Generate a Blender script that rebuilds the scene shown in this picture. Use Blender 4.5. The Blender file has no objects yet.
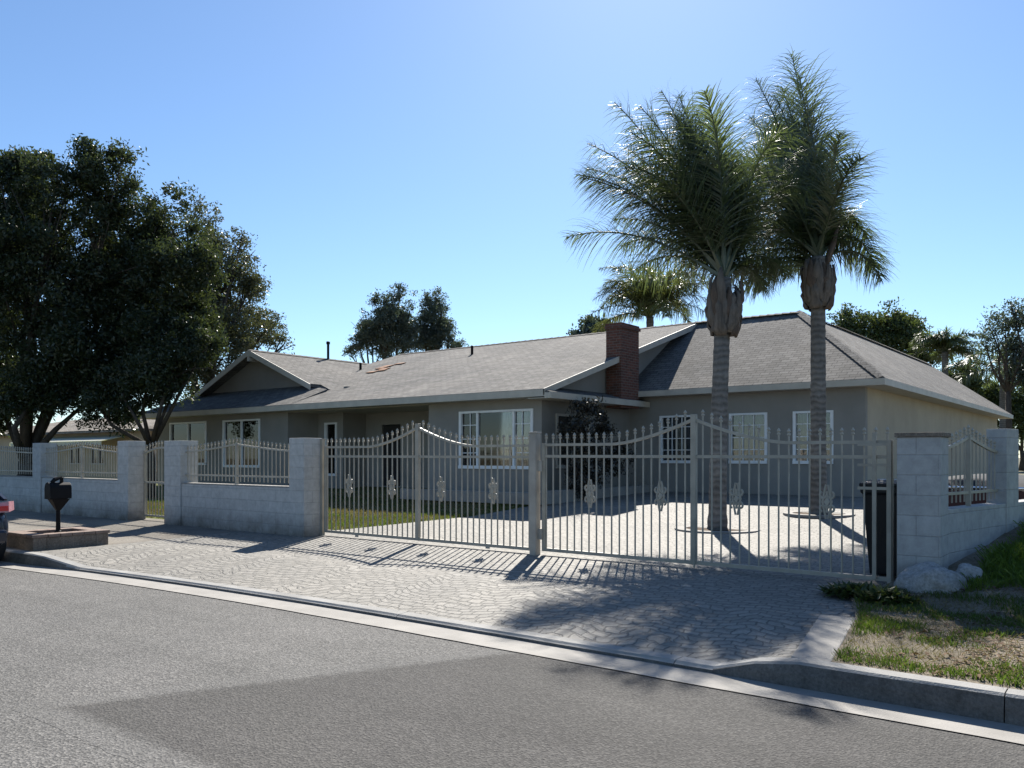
import bpy, math, random
import numpy as np
from mathutils import Vector, Matrix, noise as mnoise

random.seed(7)
RNG = np.random.default_rng(11)
SC = bpy.context.scene
COL = SC.collection
R = math.radians

# ------------------------------------------------------------------ camera
# world frame: +X runs along the kerb to the right, +Y away from the street
YAW = 37.9
CAMZ = 1.6
cam_d = bpy.data.cameras.new('camera')
cam = bpy.data.objects.new('camera', cam_d)
COL.objects.link(cam)
cam.location = (0, 0, CAMZ)
cam.rotation_euler = (R(90), 0, R(YAW))
cam_d.sensor_width = 36
cam_d.lens = 828 / 1024 * 36
cam_d.shift_y = (457 - 384) / 1024
cam_d.clip_start = 0.05
cam_d.clip_end = 3000
SC.camera = cam

# ------------------------------------------------------------------ light
S = Vector((-0.56, 1.03, 1.0)).normalized()
ELEV = math.asin(S.z)
AZ = math.atan2(S.x, S.y)            # clockwise from +Y
world = bpy.data.worlds.new('World')
SC.world = world
world.use_nodes = True
wn = world.node_tree
wn.nodes.clear()
wo = wn.nodes.new('ShaderNodeOutputWorld')
wb = wn.nodes.new('ShaderNodeBackground')
ws = wn.nodes.new('ShaderNodeTexSky')
ws.sky_type = 'NISHITA'
ws.sun_disc = False
ws.sun_elevation = ELEV
ws.sun_rotation = AZ
ws.air_density = 1.0
ws.dust_density = 0.28
ws.ozone_density = 3.5
ws.altitude = 300
wt = wn.nodes.new('ShaderNodeMix'); wt.data_type = 'RGBA'; wt.blend_type = 'MULTIPLY'
wt.inputs[0].default_value = 1.0; wt.inputs[7].default_value = (.89, 1.0, 1.08, 1)
wn.links.new(ws.outputs[0], wt.inputs[6])
wn.links.new(wt.outputs[2], wb.inputs[0])
wn.links.new(wb.outputs[0], wo.inputs[0])
wb.inputs[1].default_value = 0.064
sl = bpy.data.lights.new('sun', 'SUN')
sl.energy = 5.0
sl.angle = R(0.53)
sl.color = (1.0, 0.95, 0.87)
so = bpy.data.objects.new('sun', sl)
so.rotation_euler = (-S).to_track_quat('-Z', 'Y').to_euler()
so.location = (-20, 30, 40)
COL.objects.link(so)
SC.view_settings.view_transform = 'Standard'
SC.view_settings.look = 'None'
SC.view_settings.exposure = 1.15
SC.view_settings.gamma = 1.0
SC.view_settings.use_curve_mapping = False

CY, SY = math.cos(R(YAW)), math.sin(R(YAW))
def at(u, v, d):
    """world point seen at photo pixel (u, v), d metres ahead (used for measuring the place)"""
    a = (u - 512) / 828 * d
    return Vector((a * CY - d * SY, a * SY + d * CY, CAMZ + (457 - v) / 828 * d))

# ------------------------------------------------------------------ helpers
class MB:
    def __init__(self):
        self.v = []; self.f = []
    def add(self, vs, fs):
        n = len(self.v)
        self.v += [tuple(p) for p in vs]
        self.f += [tuple(i + n for i in f) for f in fs]
        return self
    def box(self, x0, x1, y0, y1, z0, z1):
        return self.add([(x0,y0,z0),(x1,y0,z0),(x1,y1,z0),(x0,y1,z0),(x0,y0,z1),(x1,y0,z1),(x1,y1,z1),(x0,y1,z1)],
                        [(0,3,2,1),(4,5,6,7),(0,1,5,4),(1,2,6,5),(2,3,7,6),(3,0,4,7)])
    def prism(self, poly, t):
        """polygon (ccw from above) with its thickness going straight down"""
        n = len(poly)
        vs = [tuple(p) for p in poly] + [(p[0], p[1], p[2] - t) for p in poly]
        fs = [tuple(range(n)), tuple(range(2*n-1, n-1, -1))]
        for i in range(n):
            j = (i+1) % n
            fs.append((i, n+i, n+j, j))
        return self.add(vs, fs)
    def extr(self, poly, vec):
        n = len(poly); vec = Vector(vec)
        vs = [tuple(p) for p in poly] + [tuple(Vector(p) + vec) for p in poly]
        fs = [tuple(range(n-1, -1, -1)), tuple(range(n, 2*n))]
        for i in range(n):
            j = (i+1) % n
            fs.append((i, j, n+j, n+i))
        return self.add(vs, fs)
    def bar(self, p, q, w, h=None):
        """rectangular bar from p to q"""
        h = h or w
        p = Vector(p); q = Vector(q); t = (q - p).normalized()
        s = t.cross(Vector((0,0,1)))
        if s.length < 1e-4: s = Vector((1,0,0))
        s.normalize(); u = s.cross(t)
        vs = []
        for c in (p, q):
            for a, b in ((-1,-1),(1,-1),(1,1),(-1,1)):
                vs.append(c + s*(a*w/2) + u*(b*h/2))
        return self.add(vs, [(0,3,2,1),(4,5,6,7),(0,1,5,4),(1,2,6,5),(2,3,7,6),(3,0,4,7)])
    def tube(self, pts, rads, n=8, cap=True):
        pts = [Vector(p) for p in pts]
        base = len(self.v)
        m = len(pts)
        ref = None
        for i, p in enumerate(pts):
            t = (pts[min(i+1, m-1)] - pts[max(i-1, 0)]).normalized()
            if ref is None:
                ref = t.cross(Vector((0.31, 0.95, 0.1)))
                if ref.length < .1: ref = t.cross(Vector((1,0,0)))
            s = (ref - t*ref.dot(t)).normalized(); ref = s
            u = t.cross(s)
            r = rads[i] if hasattr(rads, '__len__') else rads
            for k in range(n):
                a = 2*math.pi*k/n
                self.v.append(tuple(p + s*(r*math.cos(a)) + u*(r*math.sin(a))))
        for i in range(m-1):
            for k in range(n):
                a = base+i*n+k; b = base+i*n+(k+1) % n
                self.f.append((a, b, b+n, a+n))
        if cap:
            self.f.append(tuple(base+k for k in range(n-1, -1, -1)))
            self.f.append(tuple(base+(m-1)*n+k for k in range(n)))
        return self
    def lathe(self, prof, c=(0,0,0), n=16):
        return self.tube([(c[0], c[1], c[2]+z) for r, z in prof], [max(r, 1e-4) for r, z in prof], n)
    def build(self, name, mat, parent=None, bevel=0.0, smooth=False, uv=True, loc=None):
        me = bpy.data.meshes.new(name)
        off = Vector((0,0,0))
        if parent is not None: off = parent_off(parent)
        vs = self.v if off.length == 0 else [(p[0]-off.x, p[1]-off.y, p[2]-off.z) for p in self.v]
        me.from_pydata(vs, [], self.f)
        if isinstance(mat, (list, tuple)):
            for m in mat: me.materials.append(m)
        else:
            me.materials.append(mat)
        if uv: auto_uv(me)
        if smooth: me.shade_smooth()
        o = bpy.data.objects.new(name, me)
        COL.objects.link(o)
        if parent is not None: o.parent = parent
        if bevel:
            b = o.modifiers.new('bevel', 'BEVEL'); b.width = bevel; b.segments = 2
            b.limit_method = 'ANGLE'
        return o

def parent_off(o):
    v = Vector((0,0,0))
    while o is not None:
        v += o.location; o = o.parent
    return v

def auto_uv(me):
    me.update()
    uvl = me.uv_layers.new(name='UVMap')
    n = len(me.loops)
    data = np.zeros(n*2, dtype=np.float32)
    up = Vector((0,0,1))
    for p in me.polygons:
        nn = p.normal
        u = up.cross(nn)
        if u.length < 1e-3: u = Vector((1,0,0))
        u.normalize(); w = nn.cross(u)
        for li in p.loop_indices:
            co = me.vertices[me.loops[li].vertex_index].co
            data[li*2] = co.dot(u); data[li*2+1] = co.dot(w)
    uvl.data.foreach_set('uv', data)

def tag(o, label=None, cat=None, group=None, kind=None):
    if label: o['label'] = label
    if cat: o['category'] = cat
    if group: o['group'] = group
    if kind: o['kind'] = kind
    return o
def thing(name, label, cat, loc=(0,0,0), group=None):
    o = bpy.data.objects.new(name, None)
    o.empty_display_size = .3
    COL.objects.link(o); o.location = loc
    return tag(o, label, cat, group)

# ------------------------------------------------------------------ materials
def newmat(name):
    m = bpy.data.materials.new(name); m.use_nodes = True
    nt = m.node_tree; nt.nodes.clear()
    out = nt.nodes.new('ShaderNodeOutputMaterial')
    return m, nt, out
class NT:
    def __init__(s, nt): s.nt = nt
    def n(s, t, **kw):
        x = s.nt.nodes.new(t)
        for k, v in kw.items(): setattr(x, k, v)
        return x
    def l(s, a, b): s.nt.links.new(a, b)
    def math(s, op, a, b=None, c=None):
        x = s.n('ShaderNodeMath', operation=op)
        for i, q in enumerate((a, b, c)):
            if q is None: continue
            if isinstance(q, (int, float)): x.inputs[i].default_value = q
            else: s.l(q, x.inputs[i])
        return x.outputs[0]
    def noise(s, vec, scale, detail=4, rough=.55):
        x = s.n('ShaderNodeTexNoise'); x.inputs['Scale'].default_value = scale
        x.inputs['Detail'].default_value = detail; x.inputs['Roughness'].default_value = rough
        if vec is not None: s.l(vec, x.inputs['Vector'])
        return x.outputs['Fac']
    def ramp(s, fac, stops):
        x = s.n('ShaderNodeValToRGB')
        e = x.color_ramp.elements
        while len(e) < len(stops): e.new(.5)
        for q, (p, c) in zip(e, stops):
            q.position = p; q.color = (*c, 1) if len(c) == 3 else c
        s.l(fac, x.inputs[0])
        return x.outputs[0]
    def mix(s, fac, a, b, mode='MIX'):
        x = s.n('ShaderNodeMix', data_type='RGBA', blend_type=mode)
        for k, q in ((0, fac), (6, a), (7, b)):
            if isinstance(q, (int, float)): x.inputs[k].default_value = q
            elif isinstance(q, tuple): x.inputs[k].default_value = (*q, 1)
            else: s.l(q, x.inputs[k])
        return x.outputs[2]
    def bump(s, h, strength=.3, dist=.01):
        x = s.n('ShaderNodeBump'); x.inputs['Strength'].default_value = strength
        x.inputs['Distance'].default_value = dist
        s.l(h, x.inputs['Height'])
        return x.outputs[0]
    def pos(s): return s.n('ShaderNodeNewGeometry').outputs['Position']
    def uv(s): return s.n('ShaderNodeTexCoord').outputs['UV']
    def sep(s, v):
        x = s.n('ShaderNodeSeparateXYZ'); s.l(v, x.inputs[0]); return x.outputs
    def comb(s, x, y, z=0.0):
        c = s.n('ShaderNodeCombineXYZ')
        for i, q in enumerate((x, y, z)):
            if isinstance(q, (int, float)): c.inputs[i].default_value = q
            else: s.l(q, c.inputs[i])
        return c.outputs[0]
    def principled(s, out, col, rough=.7, normal=None, spec=.3, metal=0.0):
        p = s.n('ShaderNodeBsdfPrincipled')
        if isinstance(col, tuple): p.inputs['Base Color'].default_value = (*col, 1)
        else: s.l(col, p.inputs['Base Color'])
        if isinstance(rough, (int, float)): p.inputs['Roughness'].default_value = rough
        else: s.l(rough, p.inputs['Roughness'])
        p.inputs['Specular IOR Level'].default_value = spec
        p.inputs['Metallic'].default_value = metal
        if normal is not None: s.l(normal, p.inputs['Normal'])
        s.l(p.outputs[0], out.inputs[0])
        return p

def m_plain(name, col, rough=.6, var=.15, scale=6, bump=.0, bscale=60, spec=.3, metal=0.0):
    m, nt, out = newmat(name); k = NT(nt)
    pos = k.pos()
    f = k.noise(pos, scale, 5)
    c0 = tuple(x*(1-var) for x in col); c1 = tuple(min(1, x*(1+var)) for x in col)
    c = k.ramp(f, [(.3, c0), (.7, c1)])
    nrm = None
    if bump: nrm = k.bump(k.noise(pos, bscale, 3), bump, .01)
    k.principled(out, c, rough, nrm, spec, metal)
    return m

def m_block(name, c=(.405,.402,.392), dirt=(.13,.115,.095)):
    m, nt, out = newmat(name); k = NT(nt)
    uv = k.uv(); pos = k.pos()
    b = k.n('ShaderNodeTexBrick')
    b.offset = .5
    b.inputs['Scale'].default_value = 1
    b.inputs['Brick Width'].default_value = .406
    b.inputs['Row Height'].default_value = .203
    b.inputs['Mortar Size'].default_value = .007
    b.inputs['Mortar Smooth'].default_value = 1.0
    b.inputs['Color1'].default_value = (*c, 1)
    b.inputs['Color2'].default_value = (*[x*.93 for x in c], 1)
    b.inputs['Mortar'].default_value = (*[x*.83 for x in c], 1)
    k.l(uv, b.inputs['Vector'])
    n1 = k.noise(pos, 2.2, 6, .65); n2 = k.noise(pos, 9, 5, .7)
    z = k.sep(pos)[2]
    low = k.math('SUBTRACT', 1.0, k.math('DIVIDE', k.math('SUBTRACT', z, .2), .45))
    lowc = k.n('ShaderNodeClamp'); k.l(low, lowc.inputs[0])
    d = k.math('MULTIPLY', k.math('ADD', k.math('MULTIPLY', lowc.outputs[0], 1.2), .22), k.math('MULTIPLY', n1, 1.15))
    streak = k.noise(k.comb(k.math('MULTIPLY', k.sep(uv)[0], 7.0), k.math('MULTIPLY', k.sep(uv)[1], .8), 0.0), 1.0, 5, .6)
    d2 = k.math('ADD', d, k.math('MULTIPLY', k.math('MAXIMUM', k.math('SUBTRACT', streak, .56), 0.0), .9))
    col = k.mix(d2, b.outputs['Color'], dirt)
    col = k.mix(.25, col, k.ramp(n2, [(.35, (.3,.3,.3)), (.65, (.8,.8,.8))]), 'OVERLAY')
    h = k.math('ADD', k.math('MULTIPLY', b.outputs['Fac'], -1.0), k.math('MULTIPLY', k.noise(pos, 90, 4), .25))
    k.principled(out, col, .85, k.bump(h, .6, .008), .2)
    return m

def m_stucco(name, c):
    m, nt, out = newmat(name); k = NT(nt)
    pos = k.pos()
    n1 = k.noise(pos, .9, 6, .6); n2 = k.noise(pos, 55, 4, .6)
    col = k.ramp(n1, [(.3, tuple(x*.88 for x in c)), (.7, tuple(x*1.08 for x in c))])
    k.principled(out, col, .9, k.bump(n2, .5, .008), .15)
    return m

def m_shingle(name, base=(.143,.141,.138)):
    m, nt, out = newmat(name); k = NT(nt)
    uv = k.uv(); pos = k.pos()
    def brick(w, h, off, wob):
        b = k.n('ShaderNodeTexBrick'); b.offset = off
        b.inputs['Scale'].default_value = 1
        b.inputs['Brick Width'].default_value = w; b.inputs['Row Height'].default_value = h
        b.inputs['Mortar Size'].default_value = .008; b.inputs['Mortar Smooth'].default_value = .2
        b.inputs['Color1'].default_value = (*[x*1.22 for x in base], 1)
        b.inputs['Color2'].default_value = (*[x*.80 for x in base], 1)
        b.inputs['Mortar'].default_value = (*[x*.40 for x in base], 1)
        b.inputs['Bias'].default_value = .0
        s3 = k.sep(uv)
        wv = k.math('ADD', s3[1], k.math('MULTIPLY', k.math('SUBTRACT', k.noise(pos, wob, 2), .5), .06))
        k.l(k.comb(s3[0], wv), b.inputs['Vector'])
        return b
    b = brick(.26, .145, .37, 1.6)
    n1 = k.noise(pos, .5, 5, .6); n2 = k.noise(pos, 30, 5, .7)
    col = k.mix(.9, b.outputs['Color'], k.ramp(n1, [(.3, (.36,.355,.35)), (.7, (.62,.59,.55))]), 'OVERLAY')
    col = k.mix(.5, col, k.ramp(n2, [(.3, (.28,.28,.28)), (.7, (.72,.72,.72))]), 'OVERLAY')
    # each course is proud at its lower edge
    s3 = k.sep(uv)
    saw = k.math('FRACT', k.math('DIVIDE', s3[1], .145))
    h = k.math('ADD', k.math('MULTIPLY', saw, -1.0), k.math('MULTIPLY', b.outputs['Fac'], -.5))
    k.principled(out, col, .95, k.bump(h, .8, .014), .1)
    return m

def m_paver(name):
    m, nt, out = newmat(name); k = NT(nt)
    pos = k.pos(); s3 = k.sep(pos)
    # rows of small setts laid in shallow scallops
    w1 = k.math('MULTIPLY', k.math('SUBTRACT', k.noise(pos, .9, 3), .5), .8)
    x = k.math('ADD', k.math('MULTIPLY', s3[0], .985), k.math('MULTIPLY', s3[1], .17))
    y = k.math('SUBTRACT', k.math('MULTIPLY', s3[1], .985), k.math('MULTIPLY', s3[0], .17))
    arc = k.math('MULTIPLY', k.math('ABSOLUTE', k.math('SINE', k.math('MULTIPLY', x, math.pi/.78))), .13)
    yy = k.math('ADD', k.math('ADD', k.math('ADD', y, arc), w1), k.math('MULTIPLY', k.noise(pos, 6, 3), .07))
    b = k.n('ShaderNodeTexBrick'); b.offset = .5
    b.inputs['Scale'].default_value = 1
    b.inputs['Brick Width'].default_value = .15; b.inputs['Row Height'].default_value = .115
    b.inputs['Mortar Size'].default_value = .011; b.inputs['Mortar Smooth'].default_value = .7
    b.inputs['Color1'].default_value = (.25,.237,.21, 1)
    b.inputs['Color2'].default_value = (.19,.181,.16, 1)
    b.inputs['Mortar'].default_value = (.13,.124,.111, 1)
    k.l(k.comb(k.math('ADD', x, k.math('MULTIPLY', k.noise(pos, 5, 2), .16)), yy), b.inputs['Vector'])
    n1 = k.noise(pos, .55, 6, .65); n2 = k.noise(pos, 35, 4, .7)
    col = k.mix(.55, b.outputs['Color'], k.ramp(n1, [(.3, (.34,.34,.35)), (.7, (.64,.62,.60))]), 'OVERLAY')
    col = k.mix(.5, col, k.ramp(n2, [(.3, (.32,.32,.32)), (.7, (.68,.68,.68))]), 'OVERLAY')
    fr = k.math('FRACT', k.math('DIVIDE', k.math('ADD', yy, k.math('MULTIPLY', k.noise(pos, 9, 3), .05)), .115))
    ln = k.math('SUBTRACT', 1.0, k.math('MINIMUM', k.math('DIVIDE', k.math('MINIMUM', fr, k.math('SUBTRACT', 1.0, fr)), .16), 1.0))
    ln = k.math('MULTIPLY', ln, k.math('ADD', .25, k.math('MULTIPLY', k.noise(pos, 2.2, 3), .9)))
    col = k.mix(k.math('MULTIPLY', ln, .65), col, (.08,.077,.072))
    h = k.math('ADD', k.math('ADD', k.math('MULTIPLY', b.outputs['Fac'], -.85), k.math('MULTIPLY', ln, -.5)), k.math('MULTIPLY', n2, .5))
    k.principled(out, col, .75, k.bump(h, .7, .016), .25)
    return m

def m_asphalt(name, lo, hi, speck, patch=None):
    m, nt, out = newmat(name); k = NT(nt)
    pos = k.pos()
    n1 = k.noise(pos, .7, 6, .65); n2 = k.noise(pos, 55, 3, .7)
    v = k.n('ShaderNodeTexVoronoi'); v.inputs['Scale'].default_value = 75
    k.l(pos, v.inputs['Vector'])
    col = k.ramp(n1, [(.3, lo), (.7, hi)])
    if patch:
        # worn seam: the older surface shows through along the edges of the newer one
        p3 = k.sep(pos)
        e1 = k.math('SUBTRACT', k.math('MULTIPLY', k.math('ADD', p3[0], 5.62), .905), k.math('MULTIPLY', k.math('SUBTRACT', p3[1], 2.33), .424))
        e2 = k.math('SUBTRACT', p3[1], 2.36)
        e = k.math('ADD', k.math('MINIMUM', e1, e2), k.math('MULTIPLY', k.math('SUBTRACT', k.noise(pos, 14, 5, .7), .5), .22))
        cl_ = k.n('ShaderNodeClamp'); k.l(k.math('MULTIPLY', e, 9.0), cl_.inputs[0])
        col = k.mix(cl_.outputs[0], k.ramp(n1, [(.3, patch[0]), (.7, patch[1])]), col)
    sp = k.ramp(v.outputs['Color'], [(.35, (.22,.22,.22)), (.8, (.80,.79,.77))])
    col = k.mix(speck, col, sp, 'OVERLAY')
    col = k.mix(speck*.7, col, k.ramp(n2, [(.3, (.25,.25,.25)), (.72, (.75,.75,.75))]), 'OVERLAY')
    # long worn streaks along the street
    s3 = k.sep(pos)
    st = k.noise(k.comb(k.math('MULTIPLY', s3[0], .25), k.math('MULTIPLY', s3[1], 2.0), 0.0), 1.0, 5, .6)
    big = k.noise(pos, .28, 5, .7)
    col = k.mix(.4, col, k.ramp(big, [(.35, (.40,.40,.40)), (.65, (.58,.57,.56))]), 'OVERLAY')
    col = k.mix(.35, col, k.ramp(st, [(.3, (.36,.36,.36)), (.7, (.62,.62,.62))]), 'OVERLAY')
    h = k.math('ADD', v.outputs['Distance'], n2)
    k.principled(out, col, .9, k.bump(h, .8, .008), .2)
    return m

def m_leaf(name, c0, c1, trans=.35, gloss=.06, rough=.35):
    m, nt, out = newmat(name); k = NT(nt)
    gi = k.n('ShaderNodeNewGeometry')
    nz = k.noise(gi.outputs['Position'], .9, 3)
    col = k.ramp(k.math('ADD', k.math('MULTIPLY', gi.outputs['Random Per Island'], .5), k.math('MULTIPLY', k.math('SUBTRACT', nz, .25), .9)), [(.1, c0), (.9, c1)])
    d = k.n('ShaderNodeBsdfDiffuse'); t = k.n('ShaderNodeBsdfTranslucent'); g = k.n('ShaderNodeBsdfGlossy')
    g.inputs['Roughness'].default_value = rough
    k.l(col, d.inputs[0])
    tc = k.mix(1.0, col, (1.0, 1.0, .55), 'MULTIPLY'); k.l(tc, t.inputs[0])
    m1 = k.n('ShaderNodeMixShader'); m1.inputs[0].default_value = trans
    k.l(d.outputs[0], m1.inputs[1]); k.l(t.outputs[0], m1.inputs[2])
    m2 = k.n('ShaderNodeMixShader'); m2.inputs[0].default_value = gloss
    k.l(m1.outputs[0], m2.inputs[1]); k.l(g.outputs[0], m2.inputs[2])
    k.l(m2.outputs[0], out.inputs[0])
    return m

def m_glass(name, tint=(.82,.83,.84)):
    m, nt, out = newmat(name); k = NT(nt)
    t = k.n('ShaderNodeBsdfTransparent'); t.inputs[0].default_value = (*tint, 1)
    g = k.n('ShaderNodeBsdfGlossy'); g.inputs['Roughness'].default_value = .02
    f = k.n('ShaderNodeFresnel'); f.inputs[0].default_value = 1.6
    mx = k.n('ShaderNodeMixShader')
    k.l(k.math('ADD', f.outputs[0], .03), mx.inputs[0])
    k.l(t.outputs[0], mx.inputs[1]); k.l(g.outputs[0], mx.inputs[2])
    k.l(mx.outputs[0], out.inputs[0])
    return m

def m_brick(name):
    m, nt, out = newmat(name); k = NT(nt)
    uv = k.uv(); pos = k.pos()
    b = k.n('ShaderNodeTexBrick'); b.offset = .5
    b.inputs['Scale'].default_value = 1
    b.inputs['Brick Width'].default_value = .22; b.inputs['Row Height'].default_value = .075
    b.inputs['Mortar Size'].default_value = .008
    b.inputs['Color1'].default_value = (.17,.075,.055,1); b.inputs['Color2'].default_value = (.10,.055,.045,1)
    b.inputs['Mortar'].default_value = (.17,.14,.125,1)
    k.l(uv, b.inputs['Vector'])
    n = k.noise(pos, 14, 5, .7)
    col = k.mix(.5, b.outputs['Color'], k.ramp(n, [(.3, (.3,.3,.3)), (.7, (.7,.68,.66))]), 'OVERLAY')
    k.principled(out, col, .9, k.bump(k.math('MULTIPLY', b.outputs['Fac'], -1.0), .7, .01), .15)
    return m

def m_ground(name, cols, sc=(1.4, 22), bump=.6):
    m, nt, out = newmat(name); k = NT(nt)
    pos = k.pos()
    n1 = k.noise(pos, sc[0], 7, .65); n2 = k.noise(pos, sc[1], 5, .75)
    col = k.ramp(n1, cols)
    col = k.mix(.7, col, k.ramp(n2, [(.3, (.24,.24,.24)), (.7, (.76,.76,.76))]), 'OVERLAY')
    k.principled(out, col, .95, k.bump(n2, bump, .02), .1)
    return m

def m_bark(name, c, zs=9, stretch=.25):
    m, nt, out = newmat(name); k = NT(nt)
    s3 = k.sep(k.pos())
    vec = k.comb(s3[0], s3[1], k.math('MULTIPLY', s3[2], stretch))
    n = k.noise(vec, zs, 6, .7)
    col = k.ramp(n, [(.3, tuple(x*.55 for x in c)), (.7, tuple(x*1.35 for x in c))])
    k.principled(out, col, .95, k.bump(n, .9, .03), .1)
    return m

def m_palmtrunk(name, c):
    m, nt, out = newmat(name); k = NT(nt)
    pos = k.pos(); s3 = k.sep(pos)
    zz = k.math('ADD', k.math('MULTIPLY', s3[2], 8.5), k.math('MULTIPLY', k.noise(pos, 5, 4), 1.6))
    ring = k.math('ABSOLUTE', k.math('SUBTRACT', k.math('FRACT', zz), .5))
    n = k.noise(k.comb(s3[0], s3[1], k.math('MULTIPLY', s3[2], .4)), 18, 5, .7)
    n1 = k.noise(pos, 2.5, 4)
    f = k.math('ADD', k.math('MULTIPLY', ring, .8), k.math('MULTIPLY', n, .6))
    col = k.ramp(f, [(.2, tuple(x*.58 for x in c)), (.7, tuple(x*1.2 for x in c))])
    col = k.mix(.6, col, k.ramp(n1, [(.3, (.3,.3,.3)), (.7, (.7,.7,.7))]), 'OVERLAY')
    k.principled(out, col, .95, k.bump(f, .8, .02), .1)
    return m

M = {}
M['block'] = m_block('painted_block')
M['block_left'] = m_block('painted_block_weathered', (.475,.47,.45))
M['stucco'] = m_stucco('taupe_stucco', (.258,.247,.226))
M['stucco_side'] = m_stucco('tan_stucco', (.40,.35,.27))
M['shingle'] = m_shingle('grey_shingle')
M['fascia'] = m_plain('fascia_paint', (.45,.42,.36), .6, .12, 2.5)
M['white'] = m_plain('white_paint', (.74,.75,.75), .45, .06, 4)
M['iron'] = m_plain('beige_iron_paint', (.35,.315,.255), .5, .16, 5)
M['post'] = m_plain('post_paint', (.36,.325,.275), .7, .2, 4, .3, 40)
M['paver'] = m_paver('scalloped_pavers')
M['concrete'] = m_plain('pale_concrete', (.262,.248,.226), .85, .16, 3.0, .4, 80)
M['kerb'] = m_plain('kerb_concrete', (.25,.244,.23), .85, .22, 2.5, .5, 70)
M['kerbface'] = m_ground('stained_shaded_kerb', [(.3, (.075,.072,.068)), (.7, (.15,.145,.138))], (4, 40), .4)  # stain plus the shade on kerb face and driveway lip, put into the colour
M['asphalt'] = m_asphalt('old_asphalt', (.118,.116,.111), (.150,.146,.14), .6)
M['asphalt_new'] = m_asphalt('newer_asphalt', (.066,.064,.061), (.086,.083,.079), .45, patch=((.118,.116,.111), (.150,.146,.14)))
M['soil'] = m_ground('dark_soil', [(.3, (.06,.045,.035)), (.7, (.12,.09,.065))])
M['verge'] = m_ground('dry_verge', [(.30, (.08,.078,.04)), (.42, (.15,.127,.092)), (.7, (.225,.195,.155))])
M['ground'] = m_ground('dry_ground', [(.3, (.10,.10,.06)), (.7, (.17,.15,.11))])
M['lawn'] = m_ground('lawn_soil', [(.3, (.09,.11,.035)), (.55, (.145,.15,.06)), (.75, (.20,.18,.10))])
M['walk'] = m_ground('dusty_concrete', [(.3, (.15,.135,.115)), (.7, (.24,.22,.19))], (1.1, 28), .3)
M['brick'] = m_brick('red_brick')
M['planter'] = m_ground('planter_block', [(.3, (.14,.115,.09)), (.7, (.24,.20,.165))], (5, 40))
M['cap'] = m_plain('terracotta_cap', (.21,.155,.125), .8, .2, 8, .3)
M['glass'] = m_glass('window_glass')
M['curtain'] = m_plain('curtain_cloth', (.13,.145,.17), .9, .1, 3)
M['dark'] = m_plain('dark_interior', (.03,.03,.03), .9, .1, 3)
M['black'] = m_plain('black_metal', (.008,.008,.009), .6, .2, 9, spec=.15)
M['binplastic'] = m_plain('black_plastic', (.013,.014,.016), .42, .2, 5, .15, 90)
M['rubber'] = m_plain('rubber', (.02,.02,.02), .8, .2, 9)
M['chrome'] = m_plain('bright_metal', (.75,.75,.75), .2, .05, 5, metal=1.0)
M['carpaint'] = m_plain('navy_car_paint', (.012,.016,.028), .18, .05, 2, spec=.6)
M['maroon'] = m_plain('maroon_paint', (.06,.022,.018), .5, .15, 3)
M['cover'] = m_plain('grey_cover', (.018,.02,.022), .9, .2, 3, .3, 8)
M['tail'] = m_plain('red_lens', (.5,.02,.03), .12, .05, 2, spec=.6)
M['lensclear'] = m_plain('clear_lens', (.75,.75,.78), .1, .05, 2, spec=.6)
M['lenspink'] = m_plain('pale_lens', (.42,.22,.25), .12, .2, 9, spec=.6)
M['carglass'] = m_plain('car_glass', (.01,.012,.014), .05, .05, 2, spec=.7)
M['rock'] = m_ground('pale_rock', [(.3, (.22,.22,.215)), (.7, (.36,.355,.345))], (3, 30), .6)
M['orange'] = m_plain('terracotta_scrap', (.36,.19,.11), .85, .25, 9, .3)
M['bark'] = m_bark('dark_bark', (.075,.062,.05))
M['palmbark'] = m_palmtrunk('palm_trunk', (.155,.146,.134))
M['boot'] = m_bark('palm_boot', (.14,.122,.105), 14, .12)
M['deadfrond'] = m_bark('dead_frond_base', (.11,.085,.068), 12, .3)
M['leaf_dark'] = m_leaf('dark_evergreen_leaf', (.028,.042,.022), (.065,.082,.038), .45, .035)
M['leaf_olive'] = m_leaf('olive_leaf', (.06,.075,.038), (.115,.12,.068), .35, .05)
M['leaf_blue'] = m_leaf('blue_green_leaf', (.05,.072,.062), (.10,.125,.105), .45, .04)
M['leaf_mid'] = m_leaf('mid_green_leaf', (.045,.07,.022), (.10,.125,.045), .4, .04)
M['frond'] = m_leaf('palm_frond', (.065,.095,.045), (.115,.15,.075), .55, .08, .38)
M['frond_far'] = m_leaf('far_palm_frond', (.09,.115,.04), (.14,.155,.065), .5, .08, .35)
M['shrub'] = m_leaf('shrub_leaf', (.018,.020,.016), (.045,.04,.032), .2, .05)
M['grass'] = m_leaf('green_grass', (.05,.09,.018), (.11,.165,.036), .5, .02)
M['bank'] = m_leaf('lush_grass', (.085,.145,.026), (.175,.25,.05), .55, .02)
M['grass_dry'] = m_leaf('dry_grass', (.12,.108,.05), (.21,.18,.10), .35, .02)
M['litter'] = m_leaf('leaf_litter', (.10,.065,.045), (.24,.185,.14), .15, .0)
M['awning'] = m_leaf('awning_canvas', (.75,.75,.74), (.8,.8,.79), .55, .02)
M['nbwall'] = m_stucco('neighbour_stucco', (.44,.36,.26))
M['nbroof'] = m_shingle('neighbour_shingle', (.20,.185,.165))

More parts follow.
